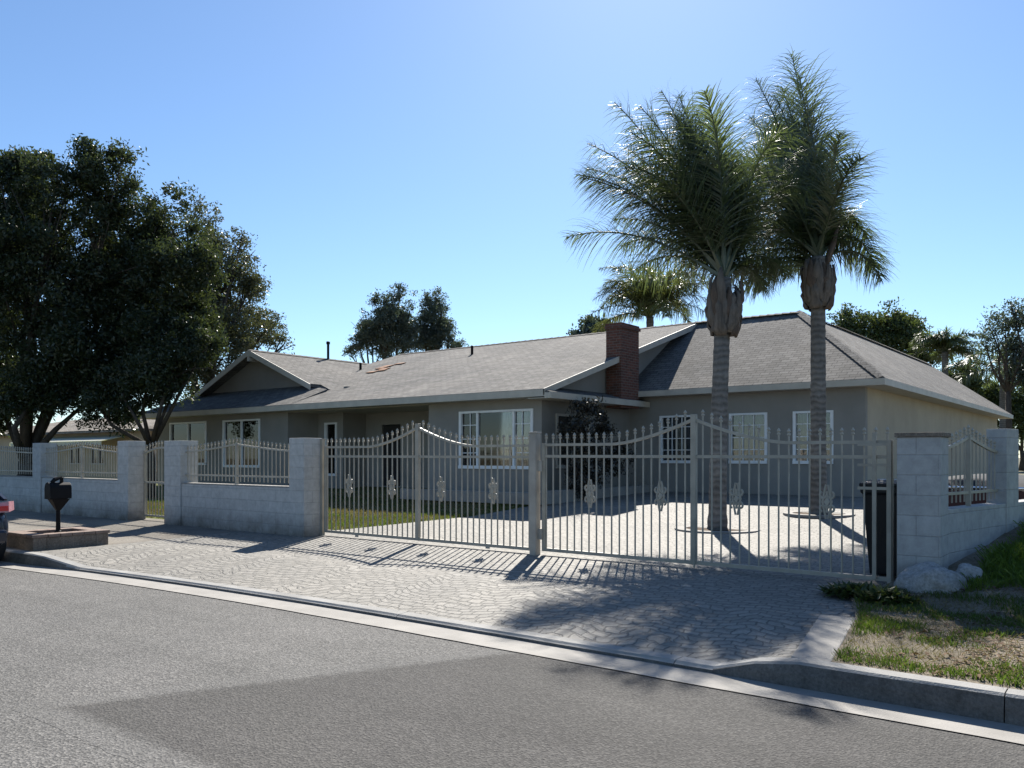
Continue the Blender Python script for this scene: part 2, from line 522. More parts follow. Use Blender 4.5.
# ------------------------------------------------------------------ terrain heights
def lerp(a, b, t):
    t = max(0, min(1, t)); return a + (b-a)*t
def sstep(t):
    t = max(0, min(1, t)); return t*t*(3-2*t)
def kerb_y(x):
    return 5.72 - (.009*(x+6)**2 if x < -6 else 0) if x > -13 else 5.72 - .441 - .10*(-13-x)*.9
def kerb_top(x):
    if x > -2.4: return lerp(.05, .178, (x+2.85)/.85)
    return lerp(.05, .17, (-11.9-x)/1.1)
def yard(y):
    if y < 9.35: return lerp(.18, .235, (y-7.2)/2.15)
    if y < 14.2: return lerp(.235, .285, (y-9.35)/4.85)
    return lerp(.285, .60, (y-14.2)/4.8)
def front_z(x, y):
    k = kerb_y(x) + .16
    return lerp(kerb_top(x), .18, (y-k)/(7.2-k)) if y < 7.2 else yard(y)
def sheet(name, xs_of_y, ys, nx, zf, mat, kind='structure', dz=0.0):
    mb = MB()
    for y in ys:
        x0, x1 = xs_of_y(y)
        for i in range(nx+1):
            x = x0 + (x1-x0)*i/nx
            yy = y(x) if callable(y) else y
            mb.v.append((x, yy, zf(x, yy)+dz))
    for j in range(len(ys)-1):
        for i in range(nx):
            a = j*(nx+1)+i
            mb.f.append((a, a+1, a+nx+2, a+nx+1))
    o = mb.build(name, mat)
    return tag(o, kind=kind)

# ground: one sheet out to the horizon
gx = [-900,-400,-150,-80,-50,-35,-25,-18,-12,-6,-2,2,6,12,25,60,150,400,900]
gy = [-400,-100,-30,-10,0,4.9,5.0,5.4,5.9,6.5,7.2,8.2,9.35,12,14,17,25,40,80,200,500,1200]
mb = MB()
for y in gy:
    for x in gx:
        z = -.12 if y < 7 else (lerp(-.12, .12, (y-7)/2) if y < 9 else yard(y)-.10)
        mb.v.append((x, y, z))
W_ = len(gx)
for j in range(len(gy)-1):
    for i in range(W_-1):
        a = j*W_+i; mb.f.append((a, a+1, a+W_+1, a+W_))
tag(mb.build('ground', M['ground']), kind='structure')

mb = MB()
xs = [-160,-60,-30] + [-20+.5*i for i in range(60)] + [12,30,60,160]
for x in xs:
    mb.v.append((x, -60, 0)); mb.v.append((x, kerb_y(max(x,-30))-.345, 0))
for i in range(len(xs)-1):
    a = 2*i; mb.f.append((a, a+2, a+3, a+1))
tag(mb.build('street', M['asphalt']), kind='structure')
# newer asphalt laid in a wide trench along the kerb side
mb = MB()
edge = [(-5.85,2.2),(-4.4,5.36)]
low = [(-3.8,2.2),(2,2.2),(8,2.2),(30,2.2)]
ring_ = [(30,5.37),(8,5.372),(2,5.372),(-2,5.372)] + edge[::-1] + low
pp = []
for (ax, ay), (bx0, by0) in zip(ring_, ring_[1:]+ring_[:1]):
    L_ = math.hypot(bx0-ax, by0-ay); n_ = max(1, int(L_/.05)) if ax < 9 and bx0 < 9 and not (ay > 5.3 and by0 > 5.3) else 1
    for q in range(n_):
        t = q/n_; x, y = ax+(bx0-ax)*t, ay+(by0-ay)*t
        if n_ > 1:
            x += .01*mnoise.noise((x*2.5,y*2.5,1))+.03*mnoise.noise((x*11,y*11,2)); y += .01*mnoise.noise((x*2.5,y*2.5,7))+.03*mnoise.noise((x*11,y*11,9))
        pp.append((x, y, .0012))
mb.add(pp, [tuple(range(len(pp)))])
tag(mb.build('asphalt_patch', M['asphalt_new']), kind='structure')
# gutter
mb = MB()
xs = [-60,-40,-30]+[-22+.4*i for i in range(90)]+[16,25,60,150]
for x in xs:
    k = kerb_y(max(x,-30)); j = .012*mnoise.noise((x*1.7, 3.1, 0))
    mb.v.append((x, k-.36+j, .008)); mb.v.append((x, k-.12, .002)); mb.v.append((x, k+.02, .006))
for i in range(len(xs)-1):
    a = 3*i
    mb.f += [(a, a+3, a+4, a+1), (a+1, a+4, a+5, a+2)]
tag(mb.build('gutter', M['concrete'], smooth=True), kind='structure')
# kerb with joints
mb = MB()
joints = [-30,-26,-22,-18,-15,-11.9,-8.9,-5.9,-2.9,-.72,2.3,5.3,8.3,11.3,20,40,80,150]
for a, b in zip(joints[:-1], joints[1:]):
    n = max(2, min(12, int((b-a)/.3)))
    base = len(mb.v)
    for i in range(n+1):
        x = a+.004 + (b-a-.008)*i/n
        k = kerb_y(x); h = kerb_top(x); w = .006*mnoise.noise((x*2.3, 0, 5))
        for y, z in ((k, -.05), (k+.008+w, h*.55), (k+.022+w, h-.016), (k+.042, h), (k+.165, h+.003), (k+.165, -.05)):
            mb.v.append((x, y, z))
    for i in range(n):
        for q in range(5):
            c = base+i*6+q
            mb.f.append((c, c+6, c+7, c+1))
    mb.f.append(tuple(base+q for q in range(6)))
    mb.f.append(tuple(base+n*6+q for q in range(5,-1,-1)))
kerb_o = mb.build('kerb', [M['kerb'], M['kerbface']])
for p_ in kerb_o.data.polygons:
    if p_.normal.y < -.75: p_.material_index = 1  # street-side faces take the darker colour with shade painted in
tag(kerb_o, kind='structure')

def kb(x): return kerb_y(x)+.163
ysf = [kb] + [(lambda f: (lambda x: kb(x)+(9.6-kb(x))*f))(f) for f in (.06,.14,.24,.36,.5,.65,.8,1.0)]
dr = sheet('driveway', lambda y: (-13.4, -1.95), ysf, 46, front_z, M['paver'])
sheet('yard_paving', lambda y: (-12.0, -1.3), [9.598,10.5,12,14,17,21.9], 8, lambda x, y: yard(y), M['paver'], dz=-.002)
sheet('footpath', lambda y: (-40, -13.398), ysf, 40, front_z, M['walk'], dz=-.004)
sheet('lawn', lambda y: (-33, -11.998), [9.598,10.5,12,14,17,20], 6, lambda x, y: yard(y), M['lawn'], dz=-.006)
# concrete edging strip at the driveway's right side
mb = MB()
P = [(-2.05,5.885),(-1.78,5.885),(-2.05,7.35),(-2.36,7.35)]
mb.add([(-2.06,5.886,.178),(-1.78,5.886,.178),(-2.03,7.4,.222),(-2.33,7.4,.222),
        (-2.06,5.886,.02),(-1.78,5.886,.02),(-2.03,7.4,.05),(-2.33,7.4,.05)],
       [(0,1,2,3),(0,4,5,1),(1,5,6,2),(2,6,7,3),(3,7,4,0)])
tag(mb.build('edging_strip', M['concrete'], bevel=.01), kind='structure')

def wall_x(y): return -1.68 + .185*(y-9.43)/.983
def verge_z(x, y):
    z = lerp(.175, .25, (y-5.88)/2.6)
    z += .155*max(0, min(5.0, y-8.1))*sstep((x+2.3)/.5)
    z += .018*mnoise.noise((x*1.3, y*1.3, 0)) + .010*mnoise.noise((x*4, y*4, 2))
    return max(z, .172) if y > 5.95 else .176
vy = [5.884]+[5.95+.16*i for i in range(60)]+[16,18,22,30]
def vx(y):
    l = -1.79-.16*(y-5.885) if y < 7.4 else (lerp(-2.03,-2.45,(y-7.4)/1.3) if y < 8.75 else (-2.3 if y < 9.2 else wall_x(y)-.1))
    return (l, 14)
mb = MB()
nx = 90
for y in vy:
    x0, x1 = vx(y)
    for i in range(nx+1):
        x = x0 + (x1-x0)*(i/nx)**1.8
        mb.v.append((x, y, verge_z(x, y)))
for j in range(len(vy)-1):
    for i in range(nx):
        a = j*(nx+1)+i; mb.f.append((a, a+1, a+nx+2, a+nx+1))
tag(mb.build('verge', M['verge'], smooth=True), kind='structure')

# ------------------------------------------------------------------ house
house = thing('house', 'long single storey taupe house with grey shingle roof and brick chimney', 'house', (-18, 20, .6))
WALL_Y, EAVE_Y, EZ = 17.3, 16.7, 3.3
RY, RZ = 25.4, 6.05
GZ = .5
def wall_pieces(mb, a0, a1, t0, t1, z0, z1, holes, axis='x'):
    cuts = sorted({a0, a1} | {h[0] for h in holes} | {h[1] for h in holes})
    def bx(p, q, u, w):
        if axis == 'x': mb.box(p, q, t0, t1, u, w)
        else: mb.box(t0, t1, p, q, u, w)
    for p, q in zip(cuts[:-1], cuts[1:]):
        hs = [h for h in holes if h[0] <= p+1e-6 and h[1] >= q-1e-6]
        if not hs: bx(p, q, z0, z1)
        else:
            h = hs[0]; bx(p, q, z0, h[2]); bx(p, q, h[3], z1)

def window(x0, x1, y, z0, z1, cols=1, rows=1, splits=(), grids=None, curtain='full', label=None, axis='x', frame_w=.06, fmat='white'):
    """window facing -Y (axis x) or +X (axis y); grids: list of (a0,a1,cols,rows) in 0..1"""
    w = bpy.data.objects.new('window', None); COL.objects.link(w); w.parent = house
    c = Vector(((x0+x1)/2, y, z0)) if axis == 'x' else Vector((y, (x0+x1)/2, z0))
    w.location = c - parent_off(house)
    if label: w['label'] = label
    fr = MB(); gl = MB()
    def bx(mb, a, b, d0, d1, u, v):
        if axis == 'x': mb.box(a, b, y+d0, y+d1, u, v)
        else: mb.box(y-d1, y-d0, a, b, u, v)
    f = frame_w
    bx(fr, x0-.02, x0+f, -.035, .06, z0, z1); bx(fr, x1-f, x1+.02, -.035, .06, z0, z1)
    bx(fr, x0+f, x1-f, -.035, .06, z1-f, z1+.0); bx(fr, x0-.02, x1+.02, -.06, .06, z0-.05, z0+f*.6)
    for s in splits:
        xx = x0+(x1-x0)*s; bx(fr, xx-.03, xx+.03, -.02, .05, z0+f*.6, z1-f)
    for (g0, g1, gc, gr) in (grids or []):
        a, b = x0+f+(x1-x0-2*f)*g0, x0+f+(x1-x0-2*f)*g1
        for i in range(1, gc):
            xx = a+(b-a)*i/gc; bx(fr, xx-.011, xx+.011, .012, .030, z0+f*.6, z1-f)
        for i in range(1, gr):
            zz = z0+(z1-z0)*i/gr
            bx(fr, a, b, .0135, .0285, zz-.011, zz+.011)
    fr.build('frame', M[fmat], w)
    bx(gl, x0+f*.5, x1-f*.5, .038, .042, z0+f*.3, z1-f*.5)
    gl.build('pane', M['glass'], w)
    spans = {'full': [(0, 1)], 'gap': [(0, .62), (.74, 1)], 'sides': [(0, .3), (.7, 1)], None: []}[curtain]
    for s0, s1 in spans:
        cu = MB()
        n = int(max(8, (s1-s0)*(x1-x0)*40)); base = len(cu.v)
        for i in range(n+1):
            xx = x0+(x1-x0)*(s0+(s1-s0)*i/n)
            d = .15 + .03*math.sin(i*1.25) + .012*math.sin(i*.37)
            for z in (z0-.05, z1+.05):
                cu.v.append((xx, y+d, z) if axis == 'x' else (y-d, xx, z))
        for i in range(n):
            cu.f.append((base+2*i, base+2*i+2, base+2*i+3, base+2*i+1))
        cu.build('curtain', M['curtain'], w, smooth=True)
    return w

# front walls, left block then recessed entry then window block
WL1 = (-30.35, -27.85, 1.35, 2.93); WL2 = (-26.75, -24.55, 1.28, 2.93)
PW = (-15.3, -12.78, 1.33, 2.86)
mb = MB(); wall_pieces(mb, -31.3, -23.0, WALL_Y, WALL_Y+.18, GZ, 3.32, [WL1, WL2])
wall_pieces(mb, WALL_Y+.18, 18.58, -23.18, -23.0, GZ, 3.6, [], 'y')
mb.build('wall', M['stucco'], house)
DW = (-22.62, -22.02, 1.0, 2.78)
mb = MB(); wall_pieces(mb, -23.18, -21.7, 18.4+.18, 18.58+.18, GZ, 3.8, [DW])
wall_pieces(mb, 18.76, 19.6, -21.88, -21.7, GZ, 4.0, [], 'y')
mb.build('wall', M['stucco'], house)
mb = MB(); wall_pieces(mb, -21.88, -16.5, 19.6, 19.78, GZ, 4.1, [(-20.9,-20.0,.62,2.7)])
wall_pieces(mb, WALL_Y, 19.6, -16.5, -16.32, GZ, 3.32, [], 'y')
mb.build('wall', M['stucco'], house)
mb = MB(); wall_pieces(mb, -16.32, -12.5, WALL_Y, WALL_Y+.18, GZ, 3.32, [PW])
mb.build('wall', M['stucco'], house)
SWn = (17.95, 19.55, 1.35, 2.75)
mb = MB(); wall_pieces(mb, WALL_Y+.18, 21.8, -12.68, -12.5, GZ, 3.32, [SWn], 'y')
mb.build('wall', M['stucco'], house)
mb = MB(); mb.box(-31.3, -31.12, WALL_Y+.18, 33, GZ, 3.4); mb.box(-31.12, -12.48, 33, 33.2, GZ, 3.4)
mb.build('wall', M['stucco'], house)
# ceiling boards below the eaves (soffits)
window(*WL1[:2], WALL_Y, *WL1[2:], splits=(.5,), curtain='full')
window(*WL2[:2], WALL_Y, *WL2[2:], splits=(.5,), curtain='sides')
window(*DW[:2], 18.58, *DW[2:], curtain='full', label='narrow white framed window beside the entry')
window(*PW[:2], WALL_Y, *PW[2:], splits=(.25,.75), grids=[(0,.25,2,4),(.75,1,2,4)], curtain='gap', label='wide white picture window with small panes at both ends')
window(SWn[0], SWn[1], -12.5, SWn[2], SWn[3], splits=(.5,), curtain=None, axis='y', fmat='fascia')
d = MB(); d.box(-20.88, -20.02, 19.66, 19.71, .62, 2.68); d.box(-20.7,-20.2,19.645,19.66,.8,1.5); d.box(-20.7,-20.2,19.645,19.66,1.65,2.5)
dd = d.build('door', M['dark'], house, bevel=.006)
d = MB(); d.tube([(-20.12,19.64,1.6),(-20.12,19.59,1.6),(-20.24,19.59,1.6)], .012, 8); d.build('handle', M['chrome'], dd)
# wing walls
WY = 21.8
wins = [(679, 29), (749.5, 34), (819.5, 37)]
WW = [(-11.46,-10.42,1.47,2.80),(-9.32,-8.28,1.47,2.80),(-7.55,-6.55,1.47,2.80)]
mb = MB(); wall_pieces(mb, -12.5, -5.75, WY, WY+.18, GZ, 3.46, WW)
mb.build('wall', M['stucco'], house)
for w in WW:
    window(w[0], w[1], WY, w[2], w[3], grids=[(0,1,3,4)], curtain='full', frame_w=.055)
mb = MB(); wall_pieces(mb, WY+.18, 43.5, -5.93, -5.75, GZ, 3.46, [], 'y')
mb.box(-12.3, -5.93, 43.32, 43.5, GZ, 3.46)
mb.build('wall', M['stucco_side'], house)

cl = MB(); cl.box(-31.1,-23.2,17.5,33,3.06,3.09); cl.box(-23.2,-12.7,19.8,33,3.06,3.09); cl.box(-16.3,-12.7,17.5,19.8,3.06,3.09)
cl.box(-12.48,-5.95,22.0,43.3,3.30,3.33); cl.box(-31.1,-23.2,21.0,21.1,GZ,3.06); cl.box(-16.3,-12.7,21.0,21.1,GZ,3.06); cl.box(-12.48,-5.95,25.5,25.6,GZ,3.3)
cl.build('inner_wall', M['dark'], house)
# roofs ---------------------------------------------------------------
T = .11
main_p = (RZ-EZ)/(RY-EAVE_Y)
def mz(y): return EZ + main_p*(y-EAVE_Y)
rf = MB()
rf.prism([(-22.25,EAVE_Y,EZ), (-12,EAVE_Y,EZ), (-12,RY,RZ), (-26,RY,RZ), (-26,22.6,mz(22.6)), (-22.25,18.3,mz(18.3))], T)
rf.prism([(-12,RY,RZ), (-12,34,EZ), (-26,34,EZ), (-26,RY,RZ)], T)
roof_main = rf.build('roof', M['shingle'], house)
cap = MB()
n = 45
for i in range(n):
    x0 = -25.95 + (13.93)*i/n; x1 = x0+13.93/n+.05
    cap.add([(x0,RY-.16,RZ-.035),(x1,RY-.16,RZ-.028),(x1,RY,RZ+.035),(x0,RY,RZ+.02),(x0,RY+.16,RZ-.035),(x1,RY+.16,RZ-.028)],
            [(0,1,2,3),(3,2,5,4)])
cap.build('ridge_cap', M['shingle'], roof_main)
# left block: cross gable on a hipped skirt
LX, LZ, LE = -26.4, 5.55, -31.9
lp = (LZ-EZ)/(LX-LE)
GY = 18.6
sk = MB()
gz = EZ + .43*(GY-EAVE_Y)
gxl = LX-(LZ-gz)/lp; gxr = LX+(LZ-gz)/lp
sk.prism([(LE,EAVE_Y,EZ), (-22.05,EAVE_Y,EZ+.003), (gxr+.35,GY+.1,gz-.14), (gxr-.3,GY+.1,gz+.043), (gxl-.05,GY+.1,gz+.043)], T)
OV = 18.12
sk.prism([(LX,OV,LZ), (LX,32,LZ), (LE,32,EZ), (LE,EAVE_Y,EZ), (gxl,GY,gz), (gxl,OV,gz)], T)
pl_z = lambda x: LZ-lp*(x-LX)
sk.prism([(LX,OV,LZ), (gxr,OV,gz), (gxr,GY,gz), (-22.15,GY,pl_z(-22.15)), (-26.2,24.25,pl_z(-26.2)), (LX,24.3,LZ)], T)
sk.extr([(-22.12,EAVE_Y+.05,EZ-.08), (gxr+.31,GY+.1,gz-.45), (gxr+.31,GY+.1,gz-.16)], (.04,.01,0))
roof_left = sk.build('roof', M['shingle'], house)
lr = MB()
for i in range(20):
    y0 = OV+5.8*i/20; y1 = y0+5.8/20+.05
    lr.add([(LX-.16,y0,LZ-.045),(LX-.16,y1,LZ-.04),(LX,y1,LZ+.03),(LX,y0,LZ+.02),(LX+.16,y0,LZ-.045),(LX+.16,y1,LZ-.04)],
           [(0,3,2,1),(3,4,5,2)])
lr.build('ridge_cap', M['shingle'], roof_left)
g = MB(); g.extr([(gxl+.2,GY,gz-.05),(gxr-.2,GY,gz-.05),(LX,GY,LZ-.13)], (0,.12,0))
g.build('gable', M['stucco'], house)
g = MB()
for sx in (-1, 1):
    e = gxl-.05 if sx < 0 else gxr+.05
    ez = LZ-abs(e-LX)*lp
    g.extr([(LX,OV-.03,LZ+.0),(LX,OV-.03,LZ-.2),(e,OV-.03,ez-.2),(e,OV-.03,ez)], (0,.035,0))
g.box(LX-.06,LX+.06,OV-.035,GY,LZ-.42,LZ-.2)
g.build('rake_board', M['fascia'], house)
# wing roof
WE, WZ, PX, PZ = 21.3, 3.52, -8.6, 6.02
wp = (PZ-WZ)/(RY-WE)
wr = MB()
wr.prism([(-12.45,WE,WZ), (-5.2,WE,WZ), (PX,RY,PZ), (-12.45,RY,PZ)], T)
wr.prism([(-5.2,WE,WZ), (-5.2,44,WZ), (PX,44,PZ), (PX,RY,PZ)], T)
wr.prism([(PX,RY,PZ), (PX,44,PZ), (-12.6,44,3.4), (-12.6,RY+.4,3.4)], T)
roof_wing = wr.build('roof', M['shingle'], house)
cp = MB()
def cap_line(mb, p, q, n, w=.15):
    p = Vector(p); q = Vector(q); t = (q-p); L = t.length; t.normalize()
    s = t.cross(Vector((0,0,1))).normalized()
    for i in range(n):
        a = p+t*(L*i/n); b = p+t*(L*(i+1)/n+.06)
        up0 = Vector((0,0,.015)); up1 = Vector((0,0,.045))
        mb.add([a-s*w-up1*.7, b-s*w-up0, b+up1, a+up0*1.2, a+s*w-up1*.7, b+s*w-up0], [(0,3,2,1),(3,4,5,2)])
cap_line(cp, (-5.22,WE+.02,WZ+.02), (PX,RY,PZ+.01), 24)
cap_line(cp, (PX,RY,PZ+.01), (-12.0,RY,PZ+.03), 14)
cap_line(cp, (PX,RY,PZ+.01), (PX,43.9,PZ+.01), 60)
cp.build('ridge_cap', M['shingle'], roof_wing)
# fascias
fa = MB()
fa.box(LE-.0, -11.96, EAVE_Y-.03, EAVE_Y-.002, EZ-.19, EZ-.012)
fa.box(LE-.03, LE-.002, EAVE_Y-.03, 32, EZ-.19, EZ-.012)
fa.box(-12.45, -5.17, WE-.03, WE-.002, WZ-.17, WZ-.012)
fa.box(-5.198, -5.17, WE-.002, 44, WZ-.17, WZ-.012)
fa.build('fascia', M['fascia'], house)
rk = MB()
rk.extr([(-11.998,EAVE_Y-.03,EZ-.0),(-11.998,EAVE_Y-.03,EZ-.16),(-11.998,RY,RZ-.19),(-11.998,RY,RZ-.01)], (.035,0,0))
rk.build('rake_board', M['fascia'], house)
# soffits
sf = MB()
sf.box(LE, -12.5, EAVE_Y, WALL_Y+.02, EZ-.185, EZ-.16)
sf.box(-23, -16.4, WALL_Y, 19.7, 3.10, 3.12)
sf.box(-12.4, -5.2, WE, WY, WZ-.165, WZ-.145)
sf.box(-5.75, -5.2, WY, 44, WZ-.165, WZ-.145)
sf.build('soffit', M['fascia'], house)
# gable wall on the main block's right end, pent roof below it
g = MB()
g.extr([(-12.55,EAVE_Y+.5,3.3),(-12.55,33,3.3),(-12.55,RY,RZ-.13)], (.12,0,0))
g.build('gable', M['stucco'], house)
pn = MB()
pn.prism([(-12.02,EAVE_Y+.02,3.285),(-11.80,EAVE_Y+.02,3.225),(-11.80,21.75,3.225),(-12.43,21.75,3.42),(-12.43,17.35,3.42),(-12.02,17.0,3.30)], .05)
pr = pn.build('pent_roof', M['shingle'], house)
pf = MB(); pf.box(-11.815,-11.78,EAVE_Y-.03,21.75,3.06,3.22); pf.box(-11.96,-11.815,EAVE_Y-.03,EAVE_Y-.002,3.06,3.2)
pf.box(-12.5,-11.815,EAVE_Y,21.75,3.065,3.085)
pf.build('fascia', M['fascia'], pr)
ch = MB(); ch.box(-12.40,-11.90,20.3,21.3,3.0,5.25)
chim = ch.build('chimney', M['brick'], house)
c2 = MB(); c2.box(-12.44,-11.86,20.26,21.34,5.25,5.33); c2.box(-12.41,-11.89,20.29,21.31,5.33,5.40); c2.build('chimney_crown', M['brick'], chim)
# roof fittings
v = MB(); v.lathe([(.05,-.15),(.05,.6),(.075,.6),(.075,.7),(.02,.72)], (LX+.03,21.8,LZ)); v.build('vent_pipe', M['black'], house, smooth=False)
vx_, vy_ = -20.1, 23.4
v = MB(); v.lathe([(.05,-.15),(.05,.32),(.02,.34)], (vx_,vy_,mz(vy_))); v.build('vent_pipe', M['black'], house)
v = MB(); v.lathe([(.05,-.15),(.05,.22),(.02,.24)], (-25.0,22.3,mz(22.3)+.05)); v.build('vent_pipe', M['black'], house)
# stack of orange tiles left on the roof
til = thing('roof_tiles', 'scattered orange tiles lying on the grey shingle roof', 'tiles', (-23.0,21.9,mz(21.9)))
for i in range(7):
    t = MB()
    cx, cy = -23.3+random.uniform(-.35,.6), 21.4+i*.22+random.uniform(-.05,.05)
    z = mz(cy)+.02
    t.prism([(cx-.22,cy-.09,mz(cy-.09)+.045),(cx+.22,cy-.12,mz(cy-.12)+.05),(cx+.24,cy+.1,mz(cy+.1)+.04),(cx-.2,cy+.1,mz(cy+.1)+.035)], .03)
    t.build('tile', M['orange'], til)
# low planter kerb in front of the picture window
pk = MB()
pk.box(-16.3,-11.6,15.95,16.1,.45,.74); pk.box(-11.75,-11.6,16.1,21.7,.45,.78)
tag(pk.build('planter_kerb', M['concrete'], bevel=.01), 'low pale concrete edging along the shaded bed below the picture window', 'kerb edging')

# ------------------------------------------------------------------ block walls
BB = .203
def block_pillar(mb, x0, x1, y0, y1, z0, z1): mb.box(x0, x1, y0, y1, z0, z1)
lw = thing('block_wall', 'long white block wall between the small side gate and the sliding gate', 'wall', (-14,9.2,.2))
mb = MB(); mb.box(-15.46,-11.96,9.05,9.25,.05,1.06); mb.build('wall_base', M['block_left'], lw, bevel=.006)
mb = MB(); mb.box(-15.46,-11.96,9.045,9.255,1.06,1.085); mb.build('coping', M['concrete'], lw, bevel=.005)
mb = MB(); mb.box(-16.07,-15.46,9.02,9.42,.05,1.93); mb.build('pillar', M['block_left'], lw, bevel=.008)
mb = MB(); mb.box(-11.96,-11.55,9.02,9.42,.05,1.93); mb.build('pillar', M['block_left'], lw, bevel=.008)
lw2 = thing('block_wall', 'white block wall left of the small side gate, behind the mailbox', 'wall', (-20,9.2,.2))
mb = MB(); mb.box(-21.85,-18.0,9.05,9.25,.05,1.08); mb.build('wall_base', M['block_left'], lw2, bevel=.006)
mb = MB(); mb.box(-21.85,-18.0,9.045,9.255,1.08,1.105); mb.build('coping', M['concrete'], lw2, bevel=.005)
mb = MB(); mb.box(-18.0,-17.54,9.02,9.42,.05,1.95); mb.build('pillar', M['block_left'], lw2, bevel=.008)
mb = MB(); mb.box(-22.3,-21.85,9.02,9.42,.05,1.95); mb.build('pillar', M['block_left'], lw2, bevel=.008)
lw3 = thing('block_wall', 'white block wall at the far left behind the parked car', 'wall', (-26,9.2,.2))
mb = MB(); mb.box(-30,-22.3,9.05,9.25,.05,1.08); mb.build('wall_base', M['block_left'], lw3, bevel=.006)
mb = MB(); mb.box(-30,-22.3,9.045,9.255,1.08,1.105); mb.build('coping', M['concrete'], lw3, bevel=.005)
mb = MB(); mb.box(-30.45,-30,9.02,9.42,.05,1.95); mb.build('pillar', M['block_left'], lw3, bevel=.008)
# right corner pillar and side wall, running back at a slight angle
rw = thing('block_wall', 'pale block pillar and low side wall right of the driveway gate', 'wall', (-1.9,9.2,.2))
mb = MB(); mb.box(-2.08,-1.68,9.03,9.43,.1,1.80); mb.build('pillar', M['block'], rw, bevel=.008)
mb = MB(); mb.box(-2.10,-1.66,9.01,9.45,1.80,1.845); mb.build('coping', M['planter'], rw, bevel=.006)
wd = Vector((.185,.983,0)).normalized(); wnr = Vector((wd.y,-wd.x,0))
P0 = Vector((-1.70,9.43,0))
def wall_seg(mb, s0, s1, o0, o1, z0, z1):
    a = P0+wd*s0; b = P0+wd*s1
    mb.prism([tuple(a-wnr*o1+Vector((0,0,z1))), tuple(a-wnr*o0+Vector((0,0,z1))), tuple(b-wnr*o0+Vector((0,0,z1))), tuple(b-wnr*o1+Vector((0,0,z1)))], z1-z0)
mb = MB(); wall_seg(mb, .01, 1.72, 0.0, .2, .1, 1.06); mb.build('wall_base', M['block'], rw, bevel=.006)
mb = MB(); wall_seg(mb, 1.72, 2.12, -.01, .21, .1, 1.93); mb.build('pillar', M['block'], rw, bevel=.006)
mb = MB(); wall_seg(mb, 2.12, 9.0, 0.0, .2, .1, 1.06); mb.build('wall_base', M['block'], rw, bevel=.006)

# ------------------------------------------------------------------ iron work
def spear(mb, x, y, z0, z1, w=.016):
    """square picket with a collar and a spear tip"""
    h = w/2
    mb.box(x-h, x+h, y-h, y+h, z0, z1-.085)
    r = w*.95
    def ring(rr, z): return [(x-rr,y-rr,z),(x+rr,y-rr,z),(x+rr,y+rr,z),(x-rr,y+rr,z)]
    b = len(mb.v)
    for rr, z in ((h, z1-.085), (r, z1-.078), (r, z1-.062), (h*.9, z1-.055), (r*1.15, z1-.035), (.001, z1)):
        mb.v += ring(rr, z)
    for i in range(5):
        for k in range(4):
            a = b+i*4+k; c = b+i*4+(k+1) % 4
            mb.f.append((a, c, c+4, a+4))
def crest(s, width=.26, p=1.6):
    t = 1-abs(s-.5)/width
    return max(0, t)**p
def curve_rail(root, pts, w, h, mat, name='top_rail'):
    mb = MB()
    for p, q in zip(pts[:-1], pts[1:]): mb.bar(p, q, w, h)
    return mb.build(name, mat, root)
def ornament(root, x, y, z, mat, sc=1.0):
    """cast scroll ornament: two pairs of curls round a lozenge"""
    mb = MB()
    for sx in (-1, 1):
        for sz in (-1, 1):
            pts = []
            for i in range(15):
                a = i/14*5.0
                rr = .062*sc*(1-.62*i/14)
                pts.append((x+sx*(.048*sc+rr*math.cos(a+2.6)*.8), y, z+sz*(.085*sc+rr*math.sin(a+2.6))))
            mb.tube(pts, .0135*sc, 6)
        mb.tube([(x+sx*.012, y, z-.19*sc), (x+sx*.05*sc, y, z), (x+sx*.012, y, z+.19*sc)], .013*sc, 6)
    b = len(mb.v)
    mb.v += [(x,y-.014,z-.055*sc),(x+.032*sc,y-.014,z),(x,y-.014,z+.055*sc),(x-.032*sc,y-.014,z),
             (x,y+.014,z-.055*sc),(x+.032*sc,y+.014,z),(x,y+.014,z+.055*sc),(x-.032*sc,y+.014,z)]
    mb.f += [tuple(b+i for i in q) for q in ((0,1,2,3),(7,6,5,4),(0,4,5,1),(1,5,6,2),(2,6,7,3),(3,7,4,0))]
    return mb.build('scroll_ornament', mat, root, smooth=False)

def big_gate(name, label, x0, x1, y, zb0, zb1, mat, orn, group):
    """zb0, zb1: height of the bottom rail at the two ends"""
    root = thing(name, label, 'gate', ((x0+x1)/2, y, .25), group)
    L = x1-x0
    zb = lambda x: zb0+(zb1-zb0)*(x-x0)/L
    mid, top, rise = 1.30, 1.46, .30
    n = 39
    for i in range(n):
        x = x0 + L*(i+.5)/n
        if abs(x-(x0+x1)/2) < .035: continue
        s = (x-x0)/L
        mb = MB(); spear(mb, x, y, zb(x)+.01, zb(x)+top+.165+rise*crest(s))
        mb.build('picket', mat, root)
    mb = MB(); mb.bar((x0,y,zb0), (x1,y,zb1), .045, .045); mb.build('bottom_rail', mat, root)
    mb = MB(); mb.bar((x0,y,zb0+mid), (x1,y,zb1+mid), .032, .038); mb.build('mid_rail', mat, root)
    pts = [(x0+L*i/48, y, zb(x0+L*i/48)+top+rise*crest(i/48)) for i in range(49)]
    curve_rail(root, pts, .036, .036, mat)
    xc = (x0+x1)/2
    for x, w, h in ((x0+.025,.05,top+.02), (x1-.025,.05,top+.02), (xc,.07,top+rise+.06)):
        mb = MB(); mb.box(x-w/2, x+w/2, y-.03, y+.03, zb(x)-.02, zb(x)+h); mb.build('stile', mat, root, bevel=.003)
    for s in orn:
        x = x0+L*s
        ornament(root, x, y-.002, zb(x)+.80, mat)
    return root
GYY = 9.40
